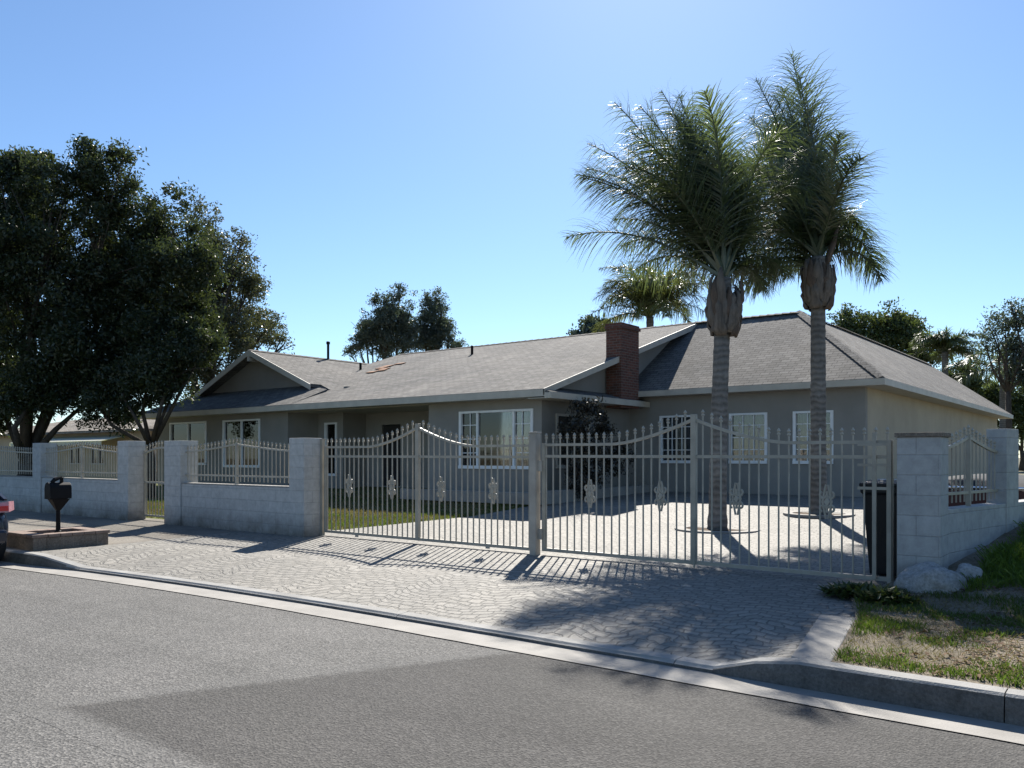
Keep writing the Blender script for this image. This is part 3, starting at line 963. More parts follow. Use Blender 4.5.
lg = big_gate('sliding_gate', 'beige iron sliding gate with arched centre, left of the wide post', -11.45, -6.95, GYY, .31, .30, M['iron'], (.14,.37,.61,.84), 'driveway gates')
for x in (-10.6, -7.75):
    w = MB()
    prof = [(.0,-.022),(.055,-.022),(.06,-.008),(.05,0),(.06,.008),(.055,.022),(.0,.022)]
    pts = [(x, GYY+z, .215+.06) for r, z in prof]
    w.tube(pts, [max(r,.001) for r, z in prof], 14)
    w.bar((x-.04,GYY-.028,.36-.08),(x+.04,GYY-.028,.36-.08),.004,.05)
    w.build('wheel', M['iron'], lg)
rg = big_gate('swing_gate', 'beige iron gate with arched centre in front of the palm, right of the wide post', -6.77, -2.20, GYY, .31, .30, M['iron'], (.17,.40,.62,.85), 'driveway gates')
# lock frame at the right end
lk = MB()
for z in (1.25, 1.50, 1.72): lk.box(-2.55,-2.22,GYY-.05,GYY-.03,z,z+.03)
lk.box(-2.40,-2.36,GYY-.052,GYY-.03,.3,1.86); lk.box(-2.25,-2.21,GYY-.052,GYY-.03,.26,1.78)
lk.build('latch_frame', M['iron'], rg)
rod = MB(); rod.tube([(-4.46,GYY-.045,.24),(-4.46,GYY-.045,.85)], .011, 8); rod.build('drop_rod', M['iron'], rg)
pp_ = thing('gate_post', 'wide square beige post between the two driveway gates', 'post', (-6.84,GYY,.2))
mb = MB(); mb.box(-6.92,-6.81,GYY-.12,GYY+.0,.1,1.93); mb.build('post', M['post'], pp_, bevel=.008)
mb = MB(); mb.box(-6.93,-6.80,GYY-.13,GYY+.01,1.93,1.95); mb.build('post_cap', M['post'], pp_, bevel=.006)
for z_ in (.45, 1.4):
    mb = MB(); mb.box(-6.809,-6.75,GYY-.06,GYY-.035,z_,z_+.15); mb.build('hinge', M['post'], pp_)
ps = thing('gate_post', 'slim beige iron post against the left block pillar', 'post', (-11.5,GYY,.2))
mb = MB(); mb.box(-11.55,-11.49,GYY-.03,GYY+.03,.1,1.90); mb.build('post', M['iron'], ps, bevel=.004)
mb = MB(); mb.box(-11.56,-11.48,GYY-.04,GYY+.04,1.90,1.92); mb.build('post_cap', M['iron'], ps)
pq = thing('gate_post', 'slim dark iron post beside the right block pillar', 'post', (-2.13,GYY,.2))
mb = MB(); mb.box(-2.16,-2.10,GYY-.03,GYY+.03,.1,1.78); mb.build('post', M['iron'], pq, bevel=.004)
mb = MB(); mb.box(-2.17,-2.09,GYY-.04,GYY+.04,1.78,1.80); mb.build('post_cap', M['iron'], pq)

def railing(label, p, q, zw, n, mat, lowz=1.24, topz=1.70, rise=.14, group='iron railings on the block walls', fence=True):
    p = Vector(p); q = Vector(q)
    root = thing('iron_railing', label, 'railing', ((p.x+q.x)/2, (p.y+q.y)/2, zw), group)
    for i in range(n):
        s = (i+.5)/n; c = p.lerp(q, s)
        mb = MB(); spear(mb, c.x, c.y, zw+.05, topz+.14+rise*crest(s,.5,1.3), .014)
        mb.build('picket', mat, root)
    mb = MB(); mb.bar((p.x,p.y,lowz),(q.x,q.y,lowz),.028,.03); mb.build('bottom_rail', mat, root)
    pts = []
    for i in range(31):
        c = p.lerp(q, i/30); pts.append((c.x, c.y, topz+rise*crest(i/30,.5,1.3)))
    curve_rail(root, pts, .028, .03, mat)
    c = p.lerp(q, .5)
    mb = MB(); mb.box(c.x-.025,c.x+.025,c.y-.025,c.y+.025,zw,topz+rise+.03); mb.build('stile', mat, root)
    return root
railing('beige spear topped railing on the long wall in front of the house windows', (-15.46,9.15,0), (-11.96,9.15,0), 1.085, 29, M['iron'])
railing('dark spear topped railing on the wall behind the mailbox', (-21.85,9.15,0), (-18.0,9.15,0), 1.105, 33, M['iron'])
railing('railing on the far left wall above the parked car', (-30,9.15,0), (-22.3,9.15,0), 1.105, 60, M['iron'])
a = P0+wd*.01-wnr*.1; b = P0+wd*1.72-wnr*.1
railing('short arched railing on the side wall right of the corner pillar', a, b, 1.06, 15, M['iron'], 1.21, 1.66, .16)
# small side gate
pg = thing('side_gate', 'narrow beige iron walk gate between two block pillars', 'gate', (-16.8,9.38,.25))
for i in range(11):
    x = -17.48+1.36*(i+.5)/11
    mb = MB(); spear(mb, x, 9.38, .32, 1.86+.10*math.sin(math.pi*(i+.5)/11)); mb.build('picket', M['iron'], pg)
mb = MB(); mb.bar((-17.5,9.38,.33),(-16.1,9.38,.33),.03,.04); mb.build('bottom_rail', M['iron'], pg)
mb = MB(); mb.bar((-17.5,9.38,1.05),(-16.1,9.38,1.05),.03,.04); mb.build('mid_rail', M['iron'], pg)
curve_rail(pg, [(-17.5+1.4*i/16, 9.38, 1.68+.12*math.sin(math.pi*i/16)) for i in range(17)], .03, .04, M['iron'])
for x in (-17.5, -16.1):
    mb = MB(); mb.box(x-.02,x+.02,9.36,9.40,.27,1.74); mb.build('stile', M['iron'], pg)
mb = MB(); mb.box(-16.3,-16.16,9.33,9.36,.98,1.16); mb.build('lock_box', M['white'], pg)

# ------------------------------------------------------------------ palms
def frond_mesh(base, d0, L, droop, ll, n, rng, bend=Vector((0,0,0)), seg=16, wdt=.026, s0=.14):
    mb = MB()
    pts = [Vector(base)]; tans = []
    d = Vector(d0).normalized()
    for i in range(seg):
        s = (i+1)/seg
        t = (d + (Vector((0,0,-1))*droop + bend)*(s**1.6)).normalized()
        tans.append(t); pts.append(pts[-1]+t*(L/seg))
    tans.append(tans[-1])
    mb.tube(pts, [.030*(1-.85*i/seg)+.003+.035*max(0,1-i/3) for i in range(seg+1)], 5, cap=False)
    for k in range(n):
        s = s0+(1-s0)*(k+rng.random()*.9)/n
        f = s*seg; i = min(int(f), seg-1); fr = f-i
        p = pts[i].lerp(pts[i+1], fr); t = tans[i].lerp(tans[i+1], fr).normalized()
        side = t.cross(Vector((0,0,1)))
        if side.length < .08: side = t.cross(Vector((rng.random()-.5, rng.random()-.5, 0)))
        side.normalize(); up = side.cross(t)
        for sg in (-1, 1):
            ang = rng.normal(0, .75)
            prof = (math.sin(math.pi*min(1, (s-s0)/(1-s0)*.86+.14))**.55)
            l = ll*prof*(.8+.4*rng.random())
            dr_ = (t*(.55+.5*s) + side*(sg*math.cos(ang)) + up*math.sin(ang)).normalized()
            q = p.copy(); w = wdt*(.8+.4*rng.random())
            g = .7+1.1*rng.random()
            wv = dr_.cross(up)
            if wv.length < .05: wv = dr_.cross(side)
            wv.normalize()
            b = len(mb.v)
            ns = 4
            for j in range(ns+1):
                ww = w*(1-(j/ns)**2)*.5+.0012
                mb.v += [tuple(q-wv*ww), tuple(q+wv*ww)]
                dd_ = (dr_ + Vector((0,0,-g*(j/ns)**1.4)) + bend*1.6*(j/ns)).normalized()
                q = q+dd_*(l/ns)
            for j in range(ns):
                mb.f.append((b+2*j, b+2*j+1, b+2*j+3, b+2*j+2))
    return mb

RT = Vector((CY, SY, 0)); FW = Vector((-SY, CY, 0)); UP = Vector((0,0,1))
def palm(name, label, base, top_pts, trunk_r, fronds, seed, boots=True, mat='frond', nl=105, ll=.92, group=None, wdt=.0175, Ls=1.0):
    root = thing(name, label, 'palm tree', base, group)
    rng = np.random.default_rng(seed)
    pts = [Vector(base)-UP*.1] + [Vector(p) for p in top_pts]
    # resample trunk
    rp = []; rr = []
    N = 60
    segs = [(pts[i], pts[i+1]) for i in range(len(pts)-1)]
    tot = sum((b-a).length for a, b in segs)
    acc = 0
    for i in range(N+1):
        s = i/N*tot; a0 = 0
        for a, b in segs:
            l = (b-a).length
            if s <= a0+l+1e-6:
                rp.append(a.lerp(b, (s-a0)/l)); break
            a0 += l
        t = i/N
        rr.append(trunk_r*(1.0+.35*math.exp(-t*14)-.10*t)*(1+.03*math.sin(i*2.1)+.015*rng.normal()))
    mb = MB(); mb.tube(rp, rr, 18); mb.build('trunk', M['palmbark'], root, smooth=True)
    C = pts[-1]
    if boots:
        # sheathing old leaf bases swelling below the crown
        for k in range(24):
            a = k*2.4; hgt = .55+.4*rng.random()
            z0 = C.z - 1.08 + .014*k
            mb = MB(); rows = 8
            for j in range(rows+1):
                t = j/rows
                r = trunk_r*(1.0+.8*math.sin(math.pi*min(1,t*.9+.05))**.8+.5*t*t*(k%2)) + .05*rng.random()
                half = (.62*(1-t)**.6*.75+.10)*(1+.5*(t < .15))
                cz = z0+hgt*t
                for m_ in range(5):
                    aa = a+half*(m_/4-.5)*2*.7
                    ro = r+.03*math.cos((m_/4-.5)*math.pi)
                    mb.v.append((C.x+ro*math.cos(aa), C.y+ro*math.sin(aa), cz))
            for j in range(rows):
                for m_ in range(4):
                    q = j*5+m_; mb.f.append((q, q+1, q+6, q+5))
            o = mb.build('leaf_base', M['boot'] if k % 3 else M['deadfrond'], root, smooth=True)
            so_ = o.modifiers.new('solid', 'SOLIDIFY'); so_.thickness = .025
    for (dx, dy, dz, L, droop, off) in fronds:
        d0 = RT*dx + FW*dy + UP*dz
        mb = frond_mesh(C+UP*off, d0, L*Ls*(.97+.06*rng.random()), droop, ll*(L/3.2)**.5, nl, rng,
                        bend=RT*(-.12)*(1 if dx < .4 else .3), wdt=wdt)
        mb.build('frond', M[mat], root, uv=False)
    return root

rng = np.random.default_rng(5)
# first palm: crown blown to the left
C1 = at(724, 284, 15.0)
f1 = [(-.85,.1,.72,3.5,.75,0), (-.72,-.3,.85,3.5,.55,.1), (-.55,.1,1,3.75,.45,.1), (-.42,-.2,1,3.7,.3,.15), (-.25,.2,1,3.6,.25,.2),
      (-.12,-.15,1,3.5,.15,.2), (-.08,.2,1,3.5,.2,.2), (.05,-.1,1,3.1,.3,.2), (.22,.2,1,2.7,.45,.15), (.45,-.2,1,2.8,.6,.1),
      (.5,.3,.8,2.5,.9,.05), (.35,-.6,.8,2.6,1.1,.05), (-.5,.7,.8,3.2,.8,.05), (-.4,-.8,.8,3.0,.9,.05), (-.05,-.8,.9,3.0,.7,.1),
      (.1,.8,.9,3.1,.7,.1), (-.3,-.5,.95,3.3,.5,.1), (-.3,.5,.95,3.4,.5,.1), (.2,.45,1,3.1,.4,.15),
      (-.6,0,.95,3.4,.6,.1), (.25,-.4,.9,2.8,.8,.1), (-.15,0,1,3.3,.1,.25), (.55,0,.6,2.0,1.4,0), (-.36,.3,1,3.5,.4,.15), (-.2,-.35,1,3.4,.35,.15), (-.02,0,1,3.0,.5,.2)]
def thrown(fs): return [(a, b*.6+.32, c, L, g, o) for a, b, c, L, g, o in fs]
low1 = [(.05,.9,.75,3.2,.9,0),(-.45,.9,.7,3.2,.9,0),(.3,.9,.75,2.9,.9,0)]
def fuller(fs, n, seed, up):
    g_ = random.Random(seed); o = [(a, b, c, L*(up if c >= .9 else 1), g, q) for a, b, c, L, g, q in fs]
    for k in range(n):
        a, b, c, L, g, q = o[g_.randrange(1, len(fs))]
        o.append((a+g_.uniform(-.2,.06), b+g_.uniform(-.3,.4), c+g_.uniform(-.12,.12), L*g_.uniform(.8,.98), g*g_.uniform(.9,1.3)+.08, q+g_.uniform(-.1,.1)))
    return o
f1 = fuller(thrown(f1), 16, 3, 1.14)+low1
P1 = (-6.28,14.12,yard(14.12))
palm('palm_tree', 'left of the two tall queen palms, its crown blown leftward, ringed at its foot', P1,
     [(-6.25,14.12,2.2), tuple(C1+UP*.1)], .152, f1, 21, Ls=.92, group='queen palms behind the driveway gate')
C2 = at(818, 262, 16.5)
f2 = [(.06,.05,1,4.6,.05,.2), (-.2,.1,1,3.3,.3,.2), (.04,.3,1,3.3,.25,.2), (.12,.1,1,2.6,.4,.15), (-.1,-.2,1,3.3,.3,.15), (.12,.3,1,2.0,.6,.1), (-.42,.2,1,2.9,.55,.1),
      (0,.4,1,3.6,.15,.2), (.05,-.1,1,3.8,.12,.2), (-.08,.3,1,3.5,.2,.15), (.05,-.3,1,2.9,.4,.1), (.0,.1,1,4.0,.1,.2),
      (.5,0,.85,2.3,1.4,.05), (.72,.1,.85,2.4,1.9,0), (.8,-.2,.55,2.0,1.9,-.1), (-.6,.1,.8,2.6,1.0,.05), (-.55,-.4,.6,2.3,1.4,0), (-.5,.3,.35,2.0,1.6,-.1),
      (.1,-.7,.85,2.6,.9,.05), (-.1,.8,.85,2.9,.8,.05), (.25,.6,.8,2.0,1.1,.05), (-.35,-.6,.85,2.7,.9,.05), (-.35,.5,.85,2.9,.7,.1), (-.4,.0,.5,2.0,1.7,-.15), (.25,-.45,.7,1.7,1.4,0)]
f2 = fuller(thrown(f2), 15, 4, 1.2)+[(.2,1,.6,2.8,1.0,0),(-.3,1,.7,2.9,1.0,0)]
P2 = (-5.32,16.8,yard(16.8))
p2 = palm('palm_tree', 'right of the two tall queen palms, with upright fronds and a drooping one', P2,
          [(-5.33,16.8,2.5), tuple(C2+UP*.1)], .152, f2, 33, Ls=.90, group='queen palms behind the driveway gate')
mb = MB()
q = C2+RT*.12
mb.tube([q-UP*.2, q+RT*.18+UP*.35, q+RT*.34+UP*.95], [.05,.06,.012], 8); mb.build('spathe', M['deadfrond'], p2, smooth=True)
def rnd_fronds(n, L, rng, up=.7):
    o = []
    for i in range(n):
        a = i*2.399; e = rng.uniform(.15, 1.3)*up
        o.append((math.cos(a), math.sin(a), e, L*(.8+.35*rng.random()), 1.0+.5*rng.random(), .1*rng.random()))
    return o
C3 = at(650, 317, 40)
palm('palm_tree', 'lower palm crown rising behind the roof ridge next to the chimney', (C3.x, C3.y, .6), [tuple(C3)], .2,
     rnd_fronds(40, 3.5, rng, 1.9), 44, boots=False, mat='frond_far', nl=70, ll=.85, wdt=.04)
C4 = at(945, 352, 55)
palm('palm_tree', 'dark round palm crown beyond the right roof slope', (C4.x, C4.y, .6), [tuple(C4)], .22,
     rnd_fronds(34, 2.6, rng, 1.2), 45, boots=False, mat='frond', nl=50, ll=.75, wdt=.06)
C5 = at(1003, 372, 50)
palm('palm_tree', 'palm with arching fronds at the right edge of the photo', (C5.x, C5.y, .6), [tuple(C5)], .2,
     rnd_fronds(16, 3.6, rng, .8), 46, boots=False, mat='frond', nl=50, ll=.8, wdt=.055)
def ring(x, y, r0, r1, label):
    mb = MB(); n = 40; z = yard(y)
    for r, zz in ((r0,z-.03),(r0,z+.022),(r1,z+.022),(r1,z-.03)):
        for i in range(n):
            a = 2*math.pi*i/n; mb.v.append((x+r*math.cos(a), y+r*math.sin(a), zz))
    for j in range(3):
        for i in range(n):
            k = (i+1) % n; mb.f.append((j*n+i, j*n+k, (j+1)*n+k, (j+1)*n+i))
    root = thing('tree_ring', label, 'tree ring', (x, y, z))
    mb.build('edging', M['concrete'], root)
    sb = MB(); sb.add([(x+r0*math.cos(2*math.pi*i/n), y+r0*math.sin(2*math.pi*i/n), z+.012) for i in range(n)], [tuple(range(n))])
    sb.build('soil', M['soil'], root)
ring(P1[0], P1[1], .56, .76, 'round pale concrete ring of soil at the foot of the left palm')
ring(P2[0], P2[1], .5, .68, 'round concrete ring of soil at the foot of the right palm')

# ------------------------------------------------------------------ trees
def leaf_cloud(centers, radii, n_clump, per, leaf, spread, rng, shell=.55, flat=.8):
    """leaf quads in clumps spread through ellipsoid blobs; returns verts, faces arrays"""
    vol = np.array([r[0]*r[1]*r[2] for r in radii]); pr = vol**.8; pr /= pr.sum()
    nb = max(6, int(len(centers)*12))
    bi = rng.choice(len(centers), size=nb, p=pr)
    d = rng.normal(size=(nb,3)); d[:,2] += .25; d /= np.linalg.norm(d, axis=1)[:,None]
    rad = shell + (1.02-shell)*rng.random(nb)**.6
    bc = np.array(centers)[bi] + d*rad[:,None]*np.array(radii)[bi]
    br = np.array(radii)[bi]*(.20+.22*rng.random(nb))[:,None]
    w = br[:,0]**1.6; w = w*(.5+rng.random(nb)); w /= w.sum()
    k = rng.choice(nb, size=n_clump, p=w)
    d = rng.normal(size=(n_clump,3)); d /= np.linalg.norm(d, axis=1)[:,None]
    cc = bc[k] + d*br[k]*(rng.random(n_clump)**.45)[:,None]
    fill = rng.random(n_clump) < .26
    fi = rng.choice(len(centers), size=n_clump, p=pr)
    cc[fill] = (np.array(centers)[fi] + d*(.85*rng.random(n_clump)**.5)[:,None]*np.array(radii)[fi])[fill]
    sizes = spread*(.5+rng.random(n_clump))
    P = np.repeat(cc, per, axis=0) + np.clip(rng.normal(size=(n_clump*per,3)),-1.5,1.5)*np.repeat(sizes, per)[:,None]*np.array([1,1,flat])
    N = len(P)
    a = rng.normal(size=(N,3)); a /= np.linalg.norm(a, axis=1)[:,None]
    b = rng.normal(size=(N,3)); b -= a*(a*b).sum(1)[:,None]; b /= np.linalg.norm(b, axis=1)[:,None]
    l = leaf*(.6+.8*rng.random(N))[:,None]
    V = np.empty((N,4,3))
    V[:,0] = P-a*l; V[:,1] = P-b*l*.42; V[:,2] = P+a*l; V[:,3] = P+b*l*.42
    return V.reshape(-1,3)
def quads_obj(name, V, mat, parent):
    n = len(V)//4
    if parent is not None:
        o_ = parent_off(parent); V = V-np.array([o_.x,o_.y,o_.z])
    me = bpy.data.meshes.new(name)
    me.vertices.add(n*4); me.vertices.foreach_set('co', V.astype(np.float32).ravel())
    me.loops.add(n*4); me.loops.foreach_set('vertex_index', np.arange(n*4, dtype=np.int32))
    me.polygons.add(n); me.polygons.foreach_set('loop_start', np.arange(0, n*4, 4, dtype=np.int32))
    me.polygons.foreach_set('loop_total', np.full(n, 4, dtype=np.int32))
    me.materials.append(mat); me.update(calc_edges=True); me.validate()
    o = bpy.data.objects.new(name, me); COL.objects.link(o)
    if parent is not None: o.parent = parent
    return o
def tree(name, label, base, blobs, mat, rng, trunk_r=.25, clumps=900, per=40, leaf=.11, spread=.35, cat='tree', group=None, fork=.3, shell=.55, bark='bark', nlimb=None):
    """blobs: (point, radius-vector)"""
    base = Vector(base)
    root = thing(name, label, cat, base, group)
    cs = [Vector(b[0]) for b in blobs]; rs = [b[1] for b in blobs]
    mid = sum(cs, Vector())/len(cs)
    fk = base.lerp(mid, fork); fk.x = base.x+(mid.x-base.x)*fork*.5; fk.y = base.y+(mid.y-base.y)*fork*.5
    mb = MB()
    mb.tube([base-UP*.2, base+UP*.3, base.lerp(fk,.5)+Vector((.05,.03,0)), fk], [trunk_r*1.35, trunk_r*1.05, trunk_r*.9, trunk_r*.8], 10)
    for c, r in zip(cs[:nlimb], rs[:nlimb]):
        k = Vector((rng.normal()*.3, rng.normal()*.3, 0))
        m1 = fk.lerp(c, .45)+k
        mb.tube([fk-UP*.1, m1, c], [trunk_r*.55, trunk_r*.33, trunk_r*.1], 7)
        for j in range(5):
            e = c+Vector([rng.normal()*r[0]*.5, rng.normal()*r[1]*.5, rng.normal()*r[2]*.45])
            st = m1.lerp(c, rng.random())
            mb.tube([st, st.lerp(e,.5)+Vector((0,0,.15)), e], [trunk_r*.16, trunk_r*.1, .012], 5)
    mb.build('trunk', M[bark], root, smooth=True, uv=False)
    quads_obj('crown', leaf_cloud([tuple(c) for c in cs], rs, clumps, per, leaf, spread, rng, shell), mat, root)
    return root
def bl(u, v, d, rp, dep=1.0, zs=1.0):
    r = rp/828*d
    return (at(u, v, d), (r, r*dep, r*zs))
rng = np.random.default_rng(3)
d1 = 27.5
tb = at(22, 470, d1)
blobs = [bl(40,388,d1-.8,40), bl(98,392,d1-.4,38), bl(-5,395,d1,46), bl(15,205,d1+.5,44), bl(55,192,d1-.8,36), bl(107,185,d1,34), bl(162,222,d1+.8,36), bl(28,280,d1-1,62), bl(105,265,d1+.6,62), bl(165,290,d1,52),
         bl(60,360,d1-.5,54), bl(128,350,d1+.8,50), bl(-45,270,d1,80), bl(-30,360,d1+1,60), bl(190,330,d1+1,36), bl(196,240,d1+1,20), bl(120,160,d1+.5,16), bl(45,163,d1,16), bl(8,165,d1,14), bl(92,155,d1,12)]
tree('evergreen_tree', 'huge dark evergreen tree over the left walls', (tb.x, tb.y, .5), blobs, M['leaf_dark'], rng, .27, 7200, 60, .062, .16, fork=.13, shell=.5, nlimb=9)
d2 = 36
tb = at(205, 470, d2)
blobs = [bl(190,300,d2,40), bl(196,380,d2-.5,30), bl(222,262,d2,32), bl(232,310,d2+1,42), bl(262,335,d2,24), bl(215,345,d2-1,40), bl(285,343,d2,11), bl(242,240,d2,12), bl(206,225,d2,22), bl(250,288,d2,18)]
tree('olive_tree', 'loose olive green tree between the dark tree and the gable', (tb.x, tb.y, .6), blobs, M['leaf_olive'], rng, .25, 1250, 42, .065, .17, shell=.4)
d3 = 26.5
tb = at(150, 470, d3)
blobs = [bl(150,372,d3,34), bl(180,352,d3,30), bl(120,392,d3-.4,26), bl(207,345,d3+.3,18), bl(175,388,d3,17), bl(95,400,d3-.4,18)]
tree('yard_tree', 'small dark tree in front of the house left corner', (tb.x, tb.y, .5), blobs, M['leaf_dark'], rng, .16, 800, 50, .055, .15, shell=.35, fork=.4)
dm = 78
tb = at(385, 440, dm)
tree('pine_tree', 'bluish pine behind the roof, the broader left one of a pair', (tb.x, tb.y, .6),
     [bl(372,335,dm,22), bl(394,312,dm,19,1,1.3), bl(358,346,dm,12), bl(390,335,dm,24), bl(397,293,dm,9), bl(378,303,dm,10), bl(407,325,dm,12,1,1.4), bl(384,296,dm,6,1,1.6), bl(400,286,dm,5,1,1.5), bl(364,322,dm,9,1,1.3), bl(350,352,dm,8), bl(410,345,dm,14)], M['leaf_blue'], rng, .35, 820, 36, .11, .24, group='trees behind the roof', shell=.3)
tb = at(436, 440, dm+3)
tree('pine_tree', 'bluish pine behind the roof, the slimmer right one of a pair', (tb.x, tb.y, .6),
     [bl(432,325,dm+3,17,1,1.4), bl(430,302,dm+3,9,1,1.4), bl(442,305,dm+3,7,1,1.6), bl(440,338,dm+3,15), bl(462,345,dm+3,6,1,1.2), bl(425,340,dm+3,15), bl(436,293,dm+3,5,1,1.7), bl(424,310,dm+3,7,1,1.4), bl(450,330,dm+3,9,1,1.4), bl(455,348,dm+3,9)], M['leaf_blue'], rng, .3, 620, 36, .11, .24, group='trees behind the roof', shell=.3)
db = 60
tb = at(592, 440, db)
tree('bushy_tree', 'low bushy tree top just showing over the ridge left of the chimney', (tb.x, tb.y, .6), [bl(590,334,db,11), bl(604,332,db,10), bl(578,337,db,7)], M['leaf_blue'], rng, .2, 120, 24, .2, .35)
tb = at(870, 470, 62)
tree('broadleaf_tree', 'broad green tree behind the right roof slope below the palm', (tb.x, tb.y, .6),
     [bl(858,330,62,20), bl(888,328,62,18), bl(897,345,62,26), bl(845,318,62,14), bl(870,345,62,24), bl(918,360,62,20), bl(893,312,62,9), bl(905,325,62,12), bl(850,340,62,20)], M['leaf_mid'], rng, .3, 900, 36, .12, .28)
tb = at(1008, 470, 46)
tree('gum_tree', 'thin airy tree with clumped leaves at the far right', (tb.x, tb.y, .6),
     [bl(1005,322,46,14), bl(990,328,46,8), bl(1022,318,46,12), bl(985,345,46,9), bl(1018,345,46,16), bl(1030,370,46,22), bl(1000,350,46,10), bl(1012,308,46,8)], M['leaf_blue'], rng, .18, 330, 30, .09, .28, fork=.6, shell=.3)
for (u_, v_, r_, lab) in ((962,384,20,'rounded green tree low behind the right roof, between the two far palms'), (985,398,18,'low green tree at the end of the right roof slope'), (1022,398,24,'dark green tree at the right edge below the airy gum tree')):
    tb = at(u_, 470, 66)
    tree('garden_tree', lab, (tb.x, tb.y, .6), [bl(u_,v_,66,r_), bl(u_-9,v_+6,66.5,r_*.8), bl(u_+9,v_+7,65.5,r_*.8), bl(u_,v_+22,66,r_)], M['leaf_mid'], rng, .2, 420, 34, .12, .26, group='trees behind the right roof', shell=.35)
# dark shrub by the side window
sb = Vector((-11.5,17.9,.6))
tree('shrub', 'dark wispy shrub against the side window under the brick chimney', tuple(sb),
     [((-11.5,17.9,2.75),(.45,.5,.35)), ((-11.6,17.4,2.2),(.4,.5,.5)), ((-11.4,18.4,2.3),(.45,.5,.5)), ((-11.45,18.0,1.5),(.5,.6,.5)), ((-11.2,18.9,1.6),(.4,.5,.5)), ((-11.5,17.6,1.0),(.4,.5,.4))], M['shrub'], rng, .07, 300, 26, .045, .09, 'shrub', fork=.2, shell=.2)

# ------------------------------------------------------------------ neighbour house
nb = thing('neighbour_house', 'tan stucco house with a white scalloped awning behind the left railing', 'house', (-46,22,.5))
mb = MB(); wall_pieces(mb, -60, -39.8, 21.5, 21.7, .3, 3.0, [(-48.3,-46.7,1.2,2.2),(-45.8,-44.2,1.2,2.2)])
mb.box(-40.0,-39.8,21.7,31,.3,3.0); mb.box(-60,-59.8,21.7,31,.3,3.0); mb.box(-59.8,-40,30.8,31,.3,3.0)
mb.build('wall', M['nbwall'], nb)
for a in (-48.3, -45.8):
    w = bpy.data.objects.new('window', None); COL.objects.link(w); w.parent = nb; w.location = Vector((a+.8,21.5,1.2))-parent_off(nb)
    f = MB(); f.box(a,a+1.6,21.47,21.55,1.2,1.26); f.box(a,a+1.6,21.47,21.55,2.14,2.2); f.box(a,a+.06,21.47,21.55,1.26,2.14); f.box(a+1.54,a+1.6,21.47,21.55,1.26,2.14); f.box(a+.77,a+.83,21.48,21.55,1.26,2.14)
    f.build('frame', M['fascia'], w)
    f = MB(); f.box(a+.06,a+1.54,21.56,21.57,1.26,2.14); f.build('pane', M['carglass'], w)
mb = MB(); mb.prism([(-60.6,20.8,3.0),(-39.2,20.8,3.0),(-41,26,4.1),(-58.8,26,4.1)], .12); mb.prism([(-39.2,20.8,3.0),(-39.2,31.6,3.0),(-41,26,4.1)], .12)
mb.prism([(-58.8,26,4.1),(-41,26,4.1),(-39.2,31.6,3.0),(-60.6,31.6,3.0)], .12)
mb.build('roof', M['nbroof'], nb)
aw = MB()
x = -52.5
aw.prism([(-52.5,20.0,2.42),(-41.5,20.0,2.42),(-41.5,21.46,2.75),(-52.5,21.46,2.75)], .04)
while x < -41.6:
    aw.extr([(x,19.99,2.42),(x+.44,19.99,2.42),(x+.44,19.99,2.28),(x+.33,19.99,2.2),(x+.22,19.99,2.18),(x+.11,19.99,2.2),(x,19.99,2.28)], (0,.012,0)); x += .44
aw.build('awning', M['awning'], nb)
# second house edge beyond
n2 = thing('neighbour_house', 'pale low house with brown roof beyond the small side gate', 'house', (-62,42,.5))
mb = MB(); mb.box(-72,-52,42,52,.3,3.2); mb.build('wall', M['nbwall'], n2)
mb = MB(); mb.prism([(-73,41,3.2),(-51,41,3.2),(-53,47,4.9),(-71,47,4.9)], .12); mb.prism([(-51,41,3.2),(-51,53,3.2),(-53,47,4.9)], .12); mb.build('roof', M['nbroof'], n2)

